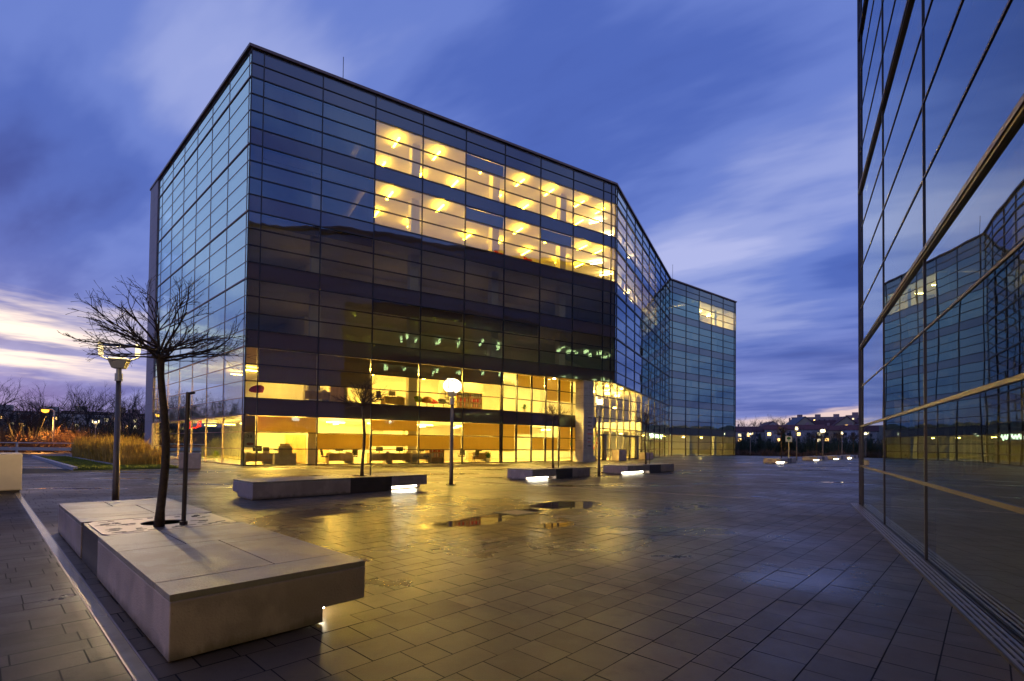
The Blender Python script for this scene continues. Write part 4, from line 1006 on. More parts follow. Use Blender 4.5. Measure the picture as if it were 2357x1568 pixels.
# nearest bench runs along E2; its width goes along -E1 when seen in a right-handed frame, so build it mirrored from the other side
b1 = bench('concrete_bench', 'largest concrete bench nearest the viewer with wet top slabs and a tree grate', [('block', 0, 2.98, 'front'), ('pit', 2.98, 4.26, None), ('block', 4.26, 6.88, None)], 1.46, GBN)
pb = Vector((-2.28, 3.40, 0))+E1*1.46
orient(b1, pb, E2)
b2 = bench('concrete_bench', 'long concrete bench with a wet stained end between the near bench and the lit offices', [('block', 0, 2.7, 'back'), ('pit', 2.7, 4.1, None), ('block', 4.1, 5.45, 'front')], 1.46, GBN)
orient(b2, (-6.54, 12.76), E1)
b3 = bench('concrete_bench', 'concrete bench in front of the recessed glazing, between the two lit lamp posts', [('block', 0, 1.55, 'front'), ('pit', 1.55, 2.75, None), ('block', 2.75, 4.1, None)], 1.46, GBN, H=.45)
orient(b3, (.87, 20.75), E1)
b4 = bench('concrete_bench', 'concrete bench with a bright light strip in front of the entrance', [('block', 0, 2.3, 'front'), ('pit', 2.3, 3.6, None), ('block', 3.6, 5.2, None)], 1.46, GBN, H=.45)
orient(b4, (5.9, 25.65), E1)
FARB = [((24.3, 45.6), 'far concrete bench with the small square sign behind it'), ((33.9, 56.0), 'far concrete bench below the brightest distant lamp'),
        ((40.2, 62.3), 'far concrete bench between the brightest distant lamp and the last lamp'), ((46.4, 69.0), 'farthest concrete bench by the edge of the mirrored tower')]
for p, lab in FARB:
    c = copy_tree(b4); c['label'] = lab; orient(c, p, E1)

# ------------------------------------------------------------------ trees
def branchy(mb, rng, p, d, r, l, lev, maxlev, droop=0., spread=.6, nchild=(3, 4), sides=4, bud=False):
    n = 3 if lev < maxlev else 2
    pts = [Vector(p)]; rad = [r]; q = Vector(p); dd = Vector(d).normalized()
    for k in range(n):
        dd = (dd+Vector((rng.gauss(0, .10), rng.gauss(0, .10), rng.gauss(0, .08)-droop))).normalized()
        q = q+dd*(l/n); pts.append(q.copy()); rad.append(max(r*(1-.60*(k+1)/n), .0016))
    if bud and lev == maxlev: rad[-1] = r*1.2
    mb.tube(pts, rad, sides if lev < 2 else 3, cap=False)
    if lev < maxlev:
        for k in range(rng.randint(*nchild)):
            f = rng.uniform(.35, 1.0); i = min(int(f*n), n-1); b = pts[i].lerp(pts[i+1], f*n-i)
            ax = Vector((rng.gauss(0, 1), rng.gauss(0, 1), rng.gauss(0, .7)+.15)).normalized()
            nd = (dd+ax*spread).normalized()
            branchy(mb, rng, b, nd, max(r*.52, .0022), l*rng.uniform(.42, .66), lev+1, maxlev, droop, spread, nchild, sides, bud)
def plaza_tree(seed, trunk_h=2.05, crown=1.0):
    rng = random.Random(seed)
    t_ = thing('young_tree', '', 'tree')
    s = MB(); pts = []; rad = []
    for k in range(9):
        f = k/8; pts.append((.028*math.sin(f*6.5+seed)-.02*f, .03*math.cos(f*4+seed), f*trunk_h)); rad.append(.050-.013*f+(.012 if k == 8 else 0)+(.014 if k == 0 else 0))
    s.tube(pts, rad, 10); s.build('trunk', BARK, t_, True)
    top = Vector(pts[-1]); s = MB()
    for k in range(25):
        az = 2*math.pi*k*.618+rng.uniform(-.25, .25); el = R(rng.choice((-4, 4, 10, 18, 26, 36, 48, 62, 78)))+rng.uniform(-.08, .08)
        d = Vector((math.cos(az)*math.cos(el), math.sin(az)*math.cos(el), math.sin(el)))
        branchy(s, rng, top+Vector((0, 0, rng.uniform(-.10, .06)))+d*.03, d, rng.uniform(.012, .018), crown*rng.uniform(.62, .86)*(1-.10*math.sin(el)), 0, 3, -.012, .55, (3, 4), 5, True)
    s.build('crown', BARK, t_)
    return t_
TG = 'young leafless trees in the bench pits'
t1 = plaza_tree(11, 2.10, .79); t1['group'] = TG; t1['label'] = 'large bare tree with a flat spreading crown in the nearest bench'
t1.location = (-4.22, 6.10, .40); t1.scale = (1.0, 1.0, 1.02)
def tree_copy(src, p, sc, rot, lab):
    c = copy_tree(src); c.location = p; c.scale = (sc, sc, sc); c.rotation_euler = (0, 0, R(rot)); c['label'] = lab; return c
t2b = plaza_tree(23, 2.25, .74); t2b['group'] = TG; t2b['label'] = 'small bare tree in the long bench before the lit office windows'
t2b.location = (-4.63, 15.72, .40)
TREE_SPOTS = [((1.85, 22.5, .38), .98, 60, 'thin bare tree in the bench before the recessed glazing'), ((7.55, 28.5, .38), 1.02, 130, 'thin bare tree in the bench before the entrance'),
              ((25.9, 48.4, .38), 1.05, 10, 'bare tree in the far bench with the square sign'), ((35.6, 58.9, .38), .95, 200, 'faint bare tree in the far bench below the brightest distant lamp'),
              ((42.3, 65.2, .38), 1.05, 80, 'faint bare tree next after the brightest distant lamp'), ((49.0, 72.3, .38), 1.05, 300, 'farthest bare tree close to the edge of the mirrored tower')]
for p, sc, rot, lab in TREE_SPOTS: tree_copy(t2b, p, sc, rot, lab)
# support stakes
st = thing('tree_stake', 'thick dark steel stake beside the tree in the nearest bench', 'stake', (0, 0, 0), 'support stakes beside the young trees')
s = MB(); s.tube([(0, 0, .40), (.02, 0, 2.1)], .026, 10); s.build('post', STAKE, st)
s = MB(); s.tube([(0, 0, 2.08), (.09, .02, 2.10)], .018, 6); s.tube([(0, 0, .44), (0, 0, .50)], .045, 10); s.build('clamp', STAKE, st)
st.location = (-4.06, 6.27, 0)
for p, sc, lab in (((-4.45, 15.9), .9, 'slim dark stake beside the tree in the long bench'), ((2.1, 22.7), .85, 'slim dark stake beside the tree before the recessed glazing'), ((7.85, 28.7), .85, 'slim dark stake beside the tree before the entrance'),
                   ((26.4, 48.7), .85, 'slim dark stake by the tree in the far bench with the sign')):
    c = copy_tree(st); c.location = (p[0], p[1], 0); c.scale = (.8, .8, sc); c['label'] = lab

# ------------------------------------------------------------------ lamp posts
def lamp_proto():
    t_ = thing('lamp_post', '', 'street lamp', (0, 0, 0), 'lamp posts on the plaza')
    s = MB(); s.lathe([(.072, 0), (.070, .3), (.052, 2.95)], 18); s.build('pole', POLE, t_, True)
    s = MB(); s.lathe([(.19, 0), (.19, .018)], 20)
    for k in range(6): a = k*math.pi/3; s.lathe([(.018, .018), (.018, .045)], 8, (.15*math.cos(a), .15*math.sin(a)))
    s.build('base_plate', POLE, t_)
    s = MB(); s.lathe([(.078, 2.90), (.078, 3.08)], 16); s.lathe([(.055, 3.08), (.055, 3.20)], 14); s.build('collar', LAMPW, t_)
    s = MB(); s.hexa([(-.12, -.10, 3.20), (.12, -.10, 3.20), (.12, .10, 3.20), (-.12, .10, 3.20), (-.20, -.15, 3.42), (.20, -.15, 3.42), (.20, .15, 3.42), (-.20, .15, 3.42)]); hs = s.build('housing', LAMPW, t_, bevel=.01)
    s = MB(); s.box(-.17, .17, -.12, .12, 3.421, 3.45); s.build('lens', LENS, hs)
    for sx in (-1, 1):
        s = MB(); s.tube([(sx*.20, 0, 3.40), (sx*.38, 0, 3.48), (sx*.40, 0, 3.76)], .020, 8); a = s.build('bracket_arm', LAMPW, t_)
        s = MB(); s.tube([(sx*.36, 0, 3.50), (sx*.375, 0, 3.80)], .05, 10); s.build('arm_glow', LENS, a)  # lit look of the arms put in as added glowing tubes
    s = MB(); s.hexa([(-.37, -.24, 3.68), (.37, -.24, 3.68), (.37, .24, 3.80), (-.37, .24, 3.80), (-.37, -.24, 3.71), (.37, -.24, 3.71), (.37, .24, 3.83), (-.37, .24, 3.83)]); s.build('reflector', pbr('grey_reflector_plate', (.12, .11, .09), .5, .3), t_, bevel=.006)
    return t_
lp = lamp_proto()
def lamp_light(parent, power, radius):
    l = bpy.data.lights.new('bulb', 'POINT'); l.energy = power; l.shadow_soft_size = radius; l.color = (1.0, .72, .36)
    o = bpy.data.objects.new('bulb', l); COL.objects.link(o); o.parent = parent; o.location = (0, 0, 3.57); return o
LAMPS = [((-9.40, 12.0), 20, 600, .05, 'lamp post behind the nearest bench with its head among the bare twigs'), ((-2.17, 18.15), 75, 10500, .30, 'brightest lamp post glaring in front of the lit offices'),
         ((4.2, 24.3), 60, 3600, .15, 'lamp post glowing before the stone column and entrance'), ((38.8, 82.0), 0, 1000, .12, 'small distant lamp post nearest the edge of the far wing'),
         ((32.2, 57.0), 50, 1000, .13, 'distant lamp post rising behind the far bench with the sign'), ((39.6, 64.2), 90, 3000, .26, 'brightest distant lamp post before the houses'),
         ((48.2, 73.6), 50, 1000, .13, 'last distant lamp post beside the mirrored tower'), ((-49.6, 60.0), 0, 250, .1, 'far lamp post beyond the reeds and railing'), ((-16.4, 5.9), 20, 130, .05, 'lamp post out beyond the cream block, lighting its face'), ((-5.5, -3.6), 20, 450, .05, 'lamp post standing behind the viewer, lighting the front of the benches')]
for i, ((x, y), rot, pw, rd, lab) in enumerate(LAMPS):
    o = lp if i == 0 else copy_tree(lp)
    if i == 0: LPSRC = None
    o.location = (x, y, 0); o.rotation_euler = (0, 0, R(rot)); o['label'] = lab
GLOW = emit('lamp_glare_glow', (1.0, .82, .50), 5)
for i, o in enumerate([q for q in COL.objects if q.name.startswith('lamp_post')]):
    (x, y), rot, pw, rd, lab = LAMPS[i]; lamp_light(o, pw, rd)
    if rd > .06:  # glare round the brighter heads built as an added glowing ball
        s = MB(); r_ = rd*1.1; s.lathe([(r_*math.sin(math.pi*k/10)+.002, 3.57-r_*.8*math.cos(math.pi*k/10)) for k in range(11)], 18); gm = s.build('glare_ball', GLOW, None, True); gm.parent = o

def sodium_lamp():
    t_ = thing('sodium_lamp', 'tall orange sodium street lamp beyond the railing', 'street lamp', (-54.6, 60.0, 0))
    s = MB(); s.lathe([(.13, -.5), (.08, 4.9)], 12, (-54.6, 60)); s.build('pole', LAMPW, t_)
    s = MB(); s.tube([(-54.6, 60, 4.85), (-54.8, 60, 5.05), (-55.4, 60, 5.07)], .06, 8); s.build('arm', LAMPW, t_)
    s = MB(); s.box(-56.1, -55.2, 59.8, 60.2, 5.0, 5.14); s.build('lamp_head', POLE, t_)
    s = MB(); s.lathe([(.05, 4.62), (.30, 4.72), (.36, 4.99)], 14, (-55.65, 60)); s.build('glow_bowl', SODIUM, t_)
    l = bpy.data.lights.new('sodium_bulb', 'SPOT'); l.energy = 10000; l.spot_size = R(146); l.spot_blend = .5; l.shadow_soft_size = .3; l.color = (1.0, .44, .09)
    o = bpy.data.objects.new('sodium_bulb', l); COL.objects.link(o); o.parent = t_; o.location = (-1.05, -.5, 4.4)
sodium_lamp()

# ------------------------------------------------------------------ planters, block, drains, sign, railing, lawn
def cube_planter(loc, d, size, h, lab, mat=CONC):
    t_ = thing('cube_planter', lab, 'planter', (0, 0, 0), 'concrete cube planters')
    s = MB(); w = size/2; e = .09
    s.box(-w, w, -w, -w+e, 0, h); s.box(-w, w, w-e, w, 0, h); s.box(-w, -w+e, -w+e, w-e, 0, h); s.box(w-e, w, -w+e, w-e, 0, h); s.box(-w+e, w-e, -w+e, w-e, .01, .05)
    s.build('body', mat, t_, bevel=.012)
    s = MB(); s.box(-w+e, w-e, -w+e, w-e, .05, h-.07); s.build('soil', pbr('planter_soil_dark', (.03, .022, .015), .95, bump=.01, bscale=25), t_)
    orient(t_, loc, d); return t_
cube_planter((-17.05, 26.75), FF.d, .98, .84, 'mottled concrete cube planter beside the lawn and the side glazing')
cube_planter((10.4, 48.9), FF.d, 1.0, 1.05, 'concrete cube planter beside the wide entrance doors')
cube_planter((14.4, 54.1), FF.d, 1.05, .75, 'lower concrete cube planter at the inner corner past the doors')
t_ = thing('cream_block', 'big cream painted concrete block cut off by the edge of the view', 'block', (-14.4, 14.8, 0))
s = MB(); c0 = Vector((-13.72, 14.15, 0))
def cp(a, b, z): q = c0-E1*a+E2*b; return (q.x, q.y, z)
s.hexa([cp(0, 0, .06), cp(1.9, 0, .06), cp(1.9, 1.2, .06), cp(0, 1.2, .06), cp(0, 0, 1.09), cp(1.9, 0, 1.09), cp(1.9, 1.2, 1.09), cp(0, 1.2, 1.09)]); s.build('body', PALECONC, t_, bevel=.03)
s = MB(); s.hexa([cp(.04, .04, 0), cp(1.86, .04, 0), cp(1.86, 1.16, 0), cp(.04, 1.16, 0), cp(.04, .04, .06), cp(1.86, .04, .06), cp(1.86, 1.16, .06), cp(.04, 1.16, .06)]); s.build('plinth', METALSEC, t_)
# slot drains
def strip(name, lab, p, q, w, mat, z=.006):
    t_ = thing(name, lab, 'drain', tuple(p)); F = Frame(p, q); s = MB()
    s.fbox(F, 0, F.len, -w/2, w/2, -.006, z); s.build('cover', mat, t_)
    s = MB(); s.fbox(F, 0, F.len, -w/2-.012, -w/2-.001, -.006, z+.003); s.fbox(F, 0, F.len, w/2+.001, w/2+.012, -.006, z+.003); s.build('edge_profile', GRATE, t_)
strip('slot_drain', 'shiny slot drain cover running beside the nearest bench', Vector((-13.55, 13.86, 0)), Vector((-1.0, 1.97, 0)), .08, pbr('wet_drain_steel', (.44, .37, .22), .22, .55, .15, 2.5))
strip('slot_drain', 'thin pale slot drain line crossing the open plaza', Vector((-12.5, 26.7, 0)), Vector((8.9, 13.35, 0)), .022, pbr('pale_slot_steel', (.55, .46, .30), .35, .5, .15, 2.5))
def gully():
    t_ = thing('drain_grate', 'square iron gully grate lying in the puddle', 'drain', (.12, 11.05, 0))
    F = Frame(Vector((.12, 11.05, 0))-E1*.36-E2*.36, Vector((.12, 11.05, 0))+E1*.36-E2*.36); s = MB()
    s.fbox(F, 0, .72, 0, .10, -.005, .010); s.fbox(F, 0, .72, .62, .72, -.005, .010); s.fbox(F, 0, .10, .10, .62, -.005, .010); s.fbox(F, .62, .72, .10, .62, -.005, .010); s.build('frame', pbr('cast_iron', (.05, .045, .04), .4, .6), t_)
    s = MB()
    for k in range(9): s.fbox(F, .11+k*.058, .145+k*.058, .105, .34, -.004, .009); s.fbox(F, .11+k*.058, .145+k*.058, .38, .615, -.004, .009)
    s.fbox(F, .105, .615, .34, .38, -.004, .008); s.build('bars', GRATE, t_)
    s = MB(); s.fbox(F, .10, .62, .10, .62, -.0065, -.0055); s.build('pit', BLACK, t_)
gully()
def sign():
    p = Vector((26.15, 47.6, 0)); t_ = thing('square_sign', 'small white square sign with a green tree emblem on a pole', 'sign', tuple(p))
    s = MB(); s.lathe([(.035, 0), (.035, 2.5)], 10, (p.x, p.y)); s.build('pole', LAMPW, t_)
    F = Frame(p, az=118); s = MB(); s.fbox(F, -.27, .27, -.06, -.035, 1.98, 2.52); b = s.build('board', pbr('white_sign_face', (.7, .72, .72), .4), t_)
    s = MB(); 
    s.v = [tuple(F.p(.17*math.cos(a*.449), -.066, 2.32+.13*math.sin(a*.449))) for a in range(14)]; s.f = [tuple(range(14))]; s.m = [0]
    s.fbox(F, -.02, .02, -.067, -.061, 2.05, 2.2); s.fbox(F, -.15, .15, -.067, -.061, 2.04, 2.07); s.build('emblem', pbr('dark_green_print', (.02, .12, .05), .6), b)
sign()
def railing():
    a, b = Vector((-64, 43.4, 0)), Vector((-36.0, 46.9, 0)); F = Frame(a, b)
    t_ = thing('guard_railing', 'pale steel guard railing with a broad lower beam behind the lawn', 'railing', tuple(a))
    s = MB(); s.tube([F.p(0, 0, 1.12), F.p(F.len, 0, 1.12)], .045, 10); s.build('top_rail', RAILM, t_)
    s = MB()
    for z0, z1, o in ((.44, .50, 0), (.50, .56, .03), (.56, .62, 0), (.62, .68, .03), (.68, .74, 0)): s.fbox(F, 0, F.len, -.08-o, -.05-o, z0, z1-.002)
    s.build('beam', RAILM, t_)
    u = 1.2
    while u < F.len:
        s = MB(); s.fbox(F, u-.06, u+.06, -.045, .07, -.02, 1.08); s.hexa([F.p(u-.2, -.2, -.02), F.p(u+.2, -.2, -.02), F.p(u+.2, .2, -.02), F.p(u-.2, .2, -.02), F.p(u-.07, -.05, .14), F.p(u+.07, -.05, .14), F.p(u+.07, .075, .14), F.p(u-.07, .075, .14)]); s.build('post', RAILM, t_); u += 6.0
railing()
def lawn():
    g = pbr('lawn_soil_green', (.12, .13, .02), .9, 0, .35, 1.2, .01, 30)
    s = MB(); s.prism(LAWN, -.05, .06); tag(s.build('lawn', g), kind='structure')
    rng = random.Random(6); s = MB()
    k0, k1, k2, k3 = [Vector((*p, 0)) for p in LAWN]
    for i in range(15000):
        f = rng.random()**1.6; h = rng.random(); p = (k0.lerp(k3, f)).lerp(k1.lerp(k2, f), h)
        if 0.48 < h and f > .14: continue
        a = rng.uniform(0, 6.28); l = rng.uniform(.05, .12); w = .012+.02*f
        dx, dy = math.cos(a)*w, math.sin(a)*w; lx, ly = rng.gauss(0, .03), rng.gauss(0, .03)
        i0 = len(s.v); s.v += [(p.x-dx, p.y-dy, .055), (p.x+dx, p.y+dy, .055), (p.x+lx, p.y+ly, .06+l)]; s.f.append((i0, i0+1, i0+2)); s.m.append(0)
    tag(s.build('grass', pbr('lawn_blade', (.16, .19, .02), .7, 0, .4, 1.0)), kind='stuff')
    # tall dry reeds between the lawn and the facade path
    s = MB()
    for i in range(15000):
        f = .13+.87*rng.random(); h = .52+.46*rng.random(); p = (k0.lerp(k3, f)).lerp(k1.lerp(k2, f), h)
        tuft = .78+.3*math.sin(p.x*2.1+p.y*1.3)*math.sin(p.y*1.7-p.x)
        hh = 1.75*tuft*rng.uniform(.55, 1.08)*min(1, .55+3*(f-.13)); a = rng.uniform(0, 6.28); w = .012
        lx, ly = rng.gauss(0, .16)*hh, rng.gauss(0, .16)*hh; dx, dy = math.cos(a)*w, math.sin(a)*w
        b0 = Vector((p.x, p.y, .04)); md = b0+Vector((lx*.4, ly*.4, hh*.6)); tp = b0+Vector((lx, ly, hh)); dv = Vector((dx, dy, 0))
        i0 = len(s.v); s.v += [tuple(b0-dv), tuple(b0+dv), tuple(md+dv*1.3), tuple(md-dv*1.3), tuple(tp)]; s.f += [(i0, i0+1, i0+2, i0+3), (i0+3, i0+2, i0+4)]; s.m += [0, 0]
    tag(s.build('reeds', pbr('dry_reed', (.44, .27, .05), .75, 0, .35, 2.5)), kind='stuff')
    # kerbs
    F = Frame(LAWN[0], LAWN[3]); t_ = thing('lawn_kerb', 'pale concrete kerb along the paved edge of the lawn', 'kerb', (*LAWN[0], 0))
    s = MB(); s.fbox(F, 0, F.len, -.02, .16, -.02, .17) if F.n.dot(V2(LAWN[1])-V2(LAWN[0])) > 0 else s.fbox(F, 0, F.len, -.16, .02, -.02, .17); s.build('kerb_stone', KERB, t_, bevel=.01)
    p, q = k0.lerp(k1, .50), k3.lerp(k2, .46); F = Frame(p.lerp(q, .12), q); t_ = thing('edging_stones', 'thin pale stone edging between the short grass and the reeds', 'edging', tuple(p)); s = MB()
    u = 0
    while u < F.len: l = rng.uniform(.35, .6); s.fbox(F, u+.01, u+l-.01, -.06, .06, .0, .13+rng.uniform(-.015, .02)); u += l
    s.build('stones', KERB, t_)
lawn()

# ------------------------------------------------------------------ bare trees and bushes beyond
def bg_tree_mesh(seed, h):
    rng = random.Random(seed); s = MB(); tr = MB()
    tr.tube([(0, 0, -.4), (.05, .02, h*.2), (.0, .05, h*.42)], [.16, .12, .09], 7)
    for k in range(11):
        az = 2*math.pi*k*.618; el = R(rng.uniform(28, 80)); z = h*rng.uniform(.16, .42)
        d = Vector((math.cos(az)*math.cos(el), math.sin(az)*math.cos(el), math.sin(el)))
        branchy(s, rng, (0, 0, z), d, .06, h*rng.uniform(.34, .52), 0, 3, -.02, .62, (4, 5), 4)
    return tr, s
def bg_trees():
    protos = []
    labs = ['broad bare tree with a domed crown in the dark belt past the railing', 'tall bare tree with upright limbs in the dark belt past the railing', 'low spreading bare tree in the dark belt past the railing']
    bm = pbr('winter_twig', (.030, .022, .022), .85, 0, .3, 1)
    for i in range(3):
        t_ = thing('bare_tree', labs[i], 'tree', (0, 0, 0), 'bare trees in the belt beyond the railing'); tr, s = bg_tree_mesh(40+i, (8.5, 10, 7.5)[i])
        # twig width at this distance
        tr.build('trunk', bm, t_); s.build('crown', bm, t_); protos.append(t_)
    rng = random.Random(77); n = 0
    spots = []
    for az in np.linspace(-80, -34.2, 44):
        r = rng.uniform(84, 128); spots.append((az+rng.uniform(-.6, .6), r))
    for i, (az, r) in enumerate(spots):
        k = i % 3; src = protos[k]; o = src if i < 3 else copy_tree(src)
        x, y = r*math.sin(R(az)), r*math.cos(R(az)); sc = rng.uniform(.76, 1.08)*r/95
        o.location = (x, y, terrain_h(x, y)-.1); o.rotation_euler = (0, 0, rng.uniform(0, 6)); o.scale = (sc*1.1, sc*1.1, sc)
    def bush(seed, r, h, n, mat, name='bush'):
        rng = random.Random(seed); s = MB()
        for k in range(n):
            az = rng.uniform(0, 6.28); el = R(rng.uniform(5, 85)); d = Vector((math.cos(az)*math.cos(el)*r, math.sin(az)*math.cos(el)*r, math.sin(el)*h))
            b = Vector((rng.gauss(0, r*.25), rng.gauss(0, r*.25), 0)); branchy(s, rng, b, d, .03, d.length*rng.uniform(.6, 1.0), 1, 3, 0, .5, (3, 4), 3)
        return s
    ob = pbr('russet_twig', (.16, .075, .03), .85, 0, .35, 1.5); db = pbr('dark_thicket_twig', (.035, .034, .022), .85, 0, .35, 1.5); dg = pbr('evergreen_needle', (.020, .035, .018), .8, 0, .4, 1.5)
    pr = []
    for i in range(2):
        t_ = thing('bush', ('russet bare bush lit orange by the sodium lamp', 'wide russet bare bush in the orange lamp light')[i], 'bush', (0, 0, 0), 'russet bushes under the sodium lamp')
        bush(60+i, 2.6, 2.5, 70, ob).build('stems', ob, t_); pr.append(t_)
    bs = [(-47, 63), (-46.2, 66), (-45, 62), (-43.8, 66), (-42.6, 63), (-41.6, 68), (-40.5, 65), (-39.2, 70), (-38.2, 66), (-49, 62), (-36.8, 74)]
    for i, (az, r) in enumerate(bs):
        o = pr[i] if i < 2 else copy_tree(pr[i % 2]); r *= 1.22; x, y = r*math.sin(R(az)), r*math.cos(R(az)); sc = rng.uniform(.7, 1.05); o.location = (x, y, -.1); o.scale = (sc*1.25, sc*1.25, sc); o.rotation_euler = (0, 0, i*1.3)
    # belt of dark thicket: left belt and the one below the houses, each one mass
    def thicket(name, az0, az1, r0, r1, n, h, mat, lab):
        rng = random.Random(n); s = MB()
        for k in range(n):
            az = rng.uniform(az0, az1); r = rng.uniform(r0, r1); x, y = r*math.sin(R(az)), r*math.cos(R(az)); z = terrain_h(x, y)
            hh = h*rng.uniform(.4, 1.0)*(.75+.35*math.sin(az*3.1)+.15*math.sin(az*9))
            for q in range(12):
                d = Vector((rng.gauss(0, .45), rng.gauss(0, .45), 1)).normalized(); l = hh*rng.uniform(.5, 1); b = Vector((x+rng.gauss(0, .4), y+rng.gauss(0, .4), z-.1)); e = b+d*l
                sd = Vector((rng.gauss(0, 1), rng.gauss(0, 1), 0)).normalized()*rng.uniform(.02, .075); md = b.lerp(e, .6)+Vector((rng.gauss(0, .1), rng.gauss(0, .1), 0))
                s.quad(b-sd*.4, md-sd, e, md+sd)
        o = s.build(name, mat); tag(o, lab, None, None, 'stuff')
    thicket('undergrowth', -82, -33.5, 84, 100, 2600, 6.5, db, 'dark thicket filling the foot of the bare tree belt')
    thicket('undergrowth', 23, 37.5, 105, 126, 1500, 5.0, dg, 'dark green thicket below the houses on the hill')
    thicket('undergrowth', 22, 38, 93, 101, 1500, 1.5, pbr('dry_scrub', (.085, .05, .035), .9, 0, .3, 1), 'brown dry scrub along the far edge of the plaza')
    # dark retaining edge before the scrub
    F = Frame((27, 88.5), (72, 92.5)); t_ = thing('low_retaining_wall', 'low dark wall along the far edge of the plaza', 'wall', (27, 88.5, 0)); s = MB(); s.fbox(F, 0, F.len, 0, .5, -.1, .35); s.build('wall_body', pbr('dark_earth_wall', (.035, .03, .026), .9, 0, .3, 1.5, .05, 3), t_)
    # conifers among the thicket
    cs = [(28.3, 104, 4.9), (28.9, 106, 4.3), (26.2, 108, 4.0)]
    ct = thing('conifer', 'dark pointed conifer among the thicket below the houses', 'tree', (0, 0, 0), 'conifers below the houses'); s = MB(); s.tube([(0, 0, -.2), (0, 0, 6)], [.14, .02], 6); s.build('trunk', BARK, ct); s = MB(); rg = random.Random(9)
    for k in range(900):
        f = rg.random(); z = .4+f*6; rr = 1.7*(1-f)**.8*rg.uniform(.4, 1.05); a = rg.uniform(0, 6.28); p = Vector((math.cos(a)*rr, math.sin(a)*rr, z)); q = Vector((math.cos(a)*rr*.3, math.sin(a)*rr*.3, z+.2)); sd = Vector((-math.sin(a), math.cos(a), 0))*.16
        s.quad(q, p*.7+q*.3+sd+Vector((0, 0, 0)), p-Vector((0, 0, .15)), p*.7+q*.3-sd)
    s.build('crown', dg, ct)
    for i, (az, r, h) in enumerate(cs):
        o = ct if i == 0 else copy_tree(ct); x, y = r*math.sin(R(az)), r*math.cos(R(az)); o.location = (x, y, terrain_h(x, y)); o.scale = (h/6.3,)*3
bg_trees()

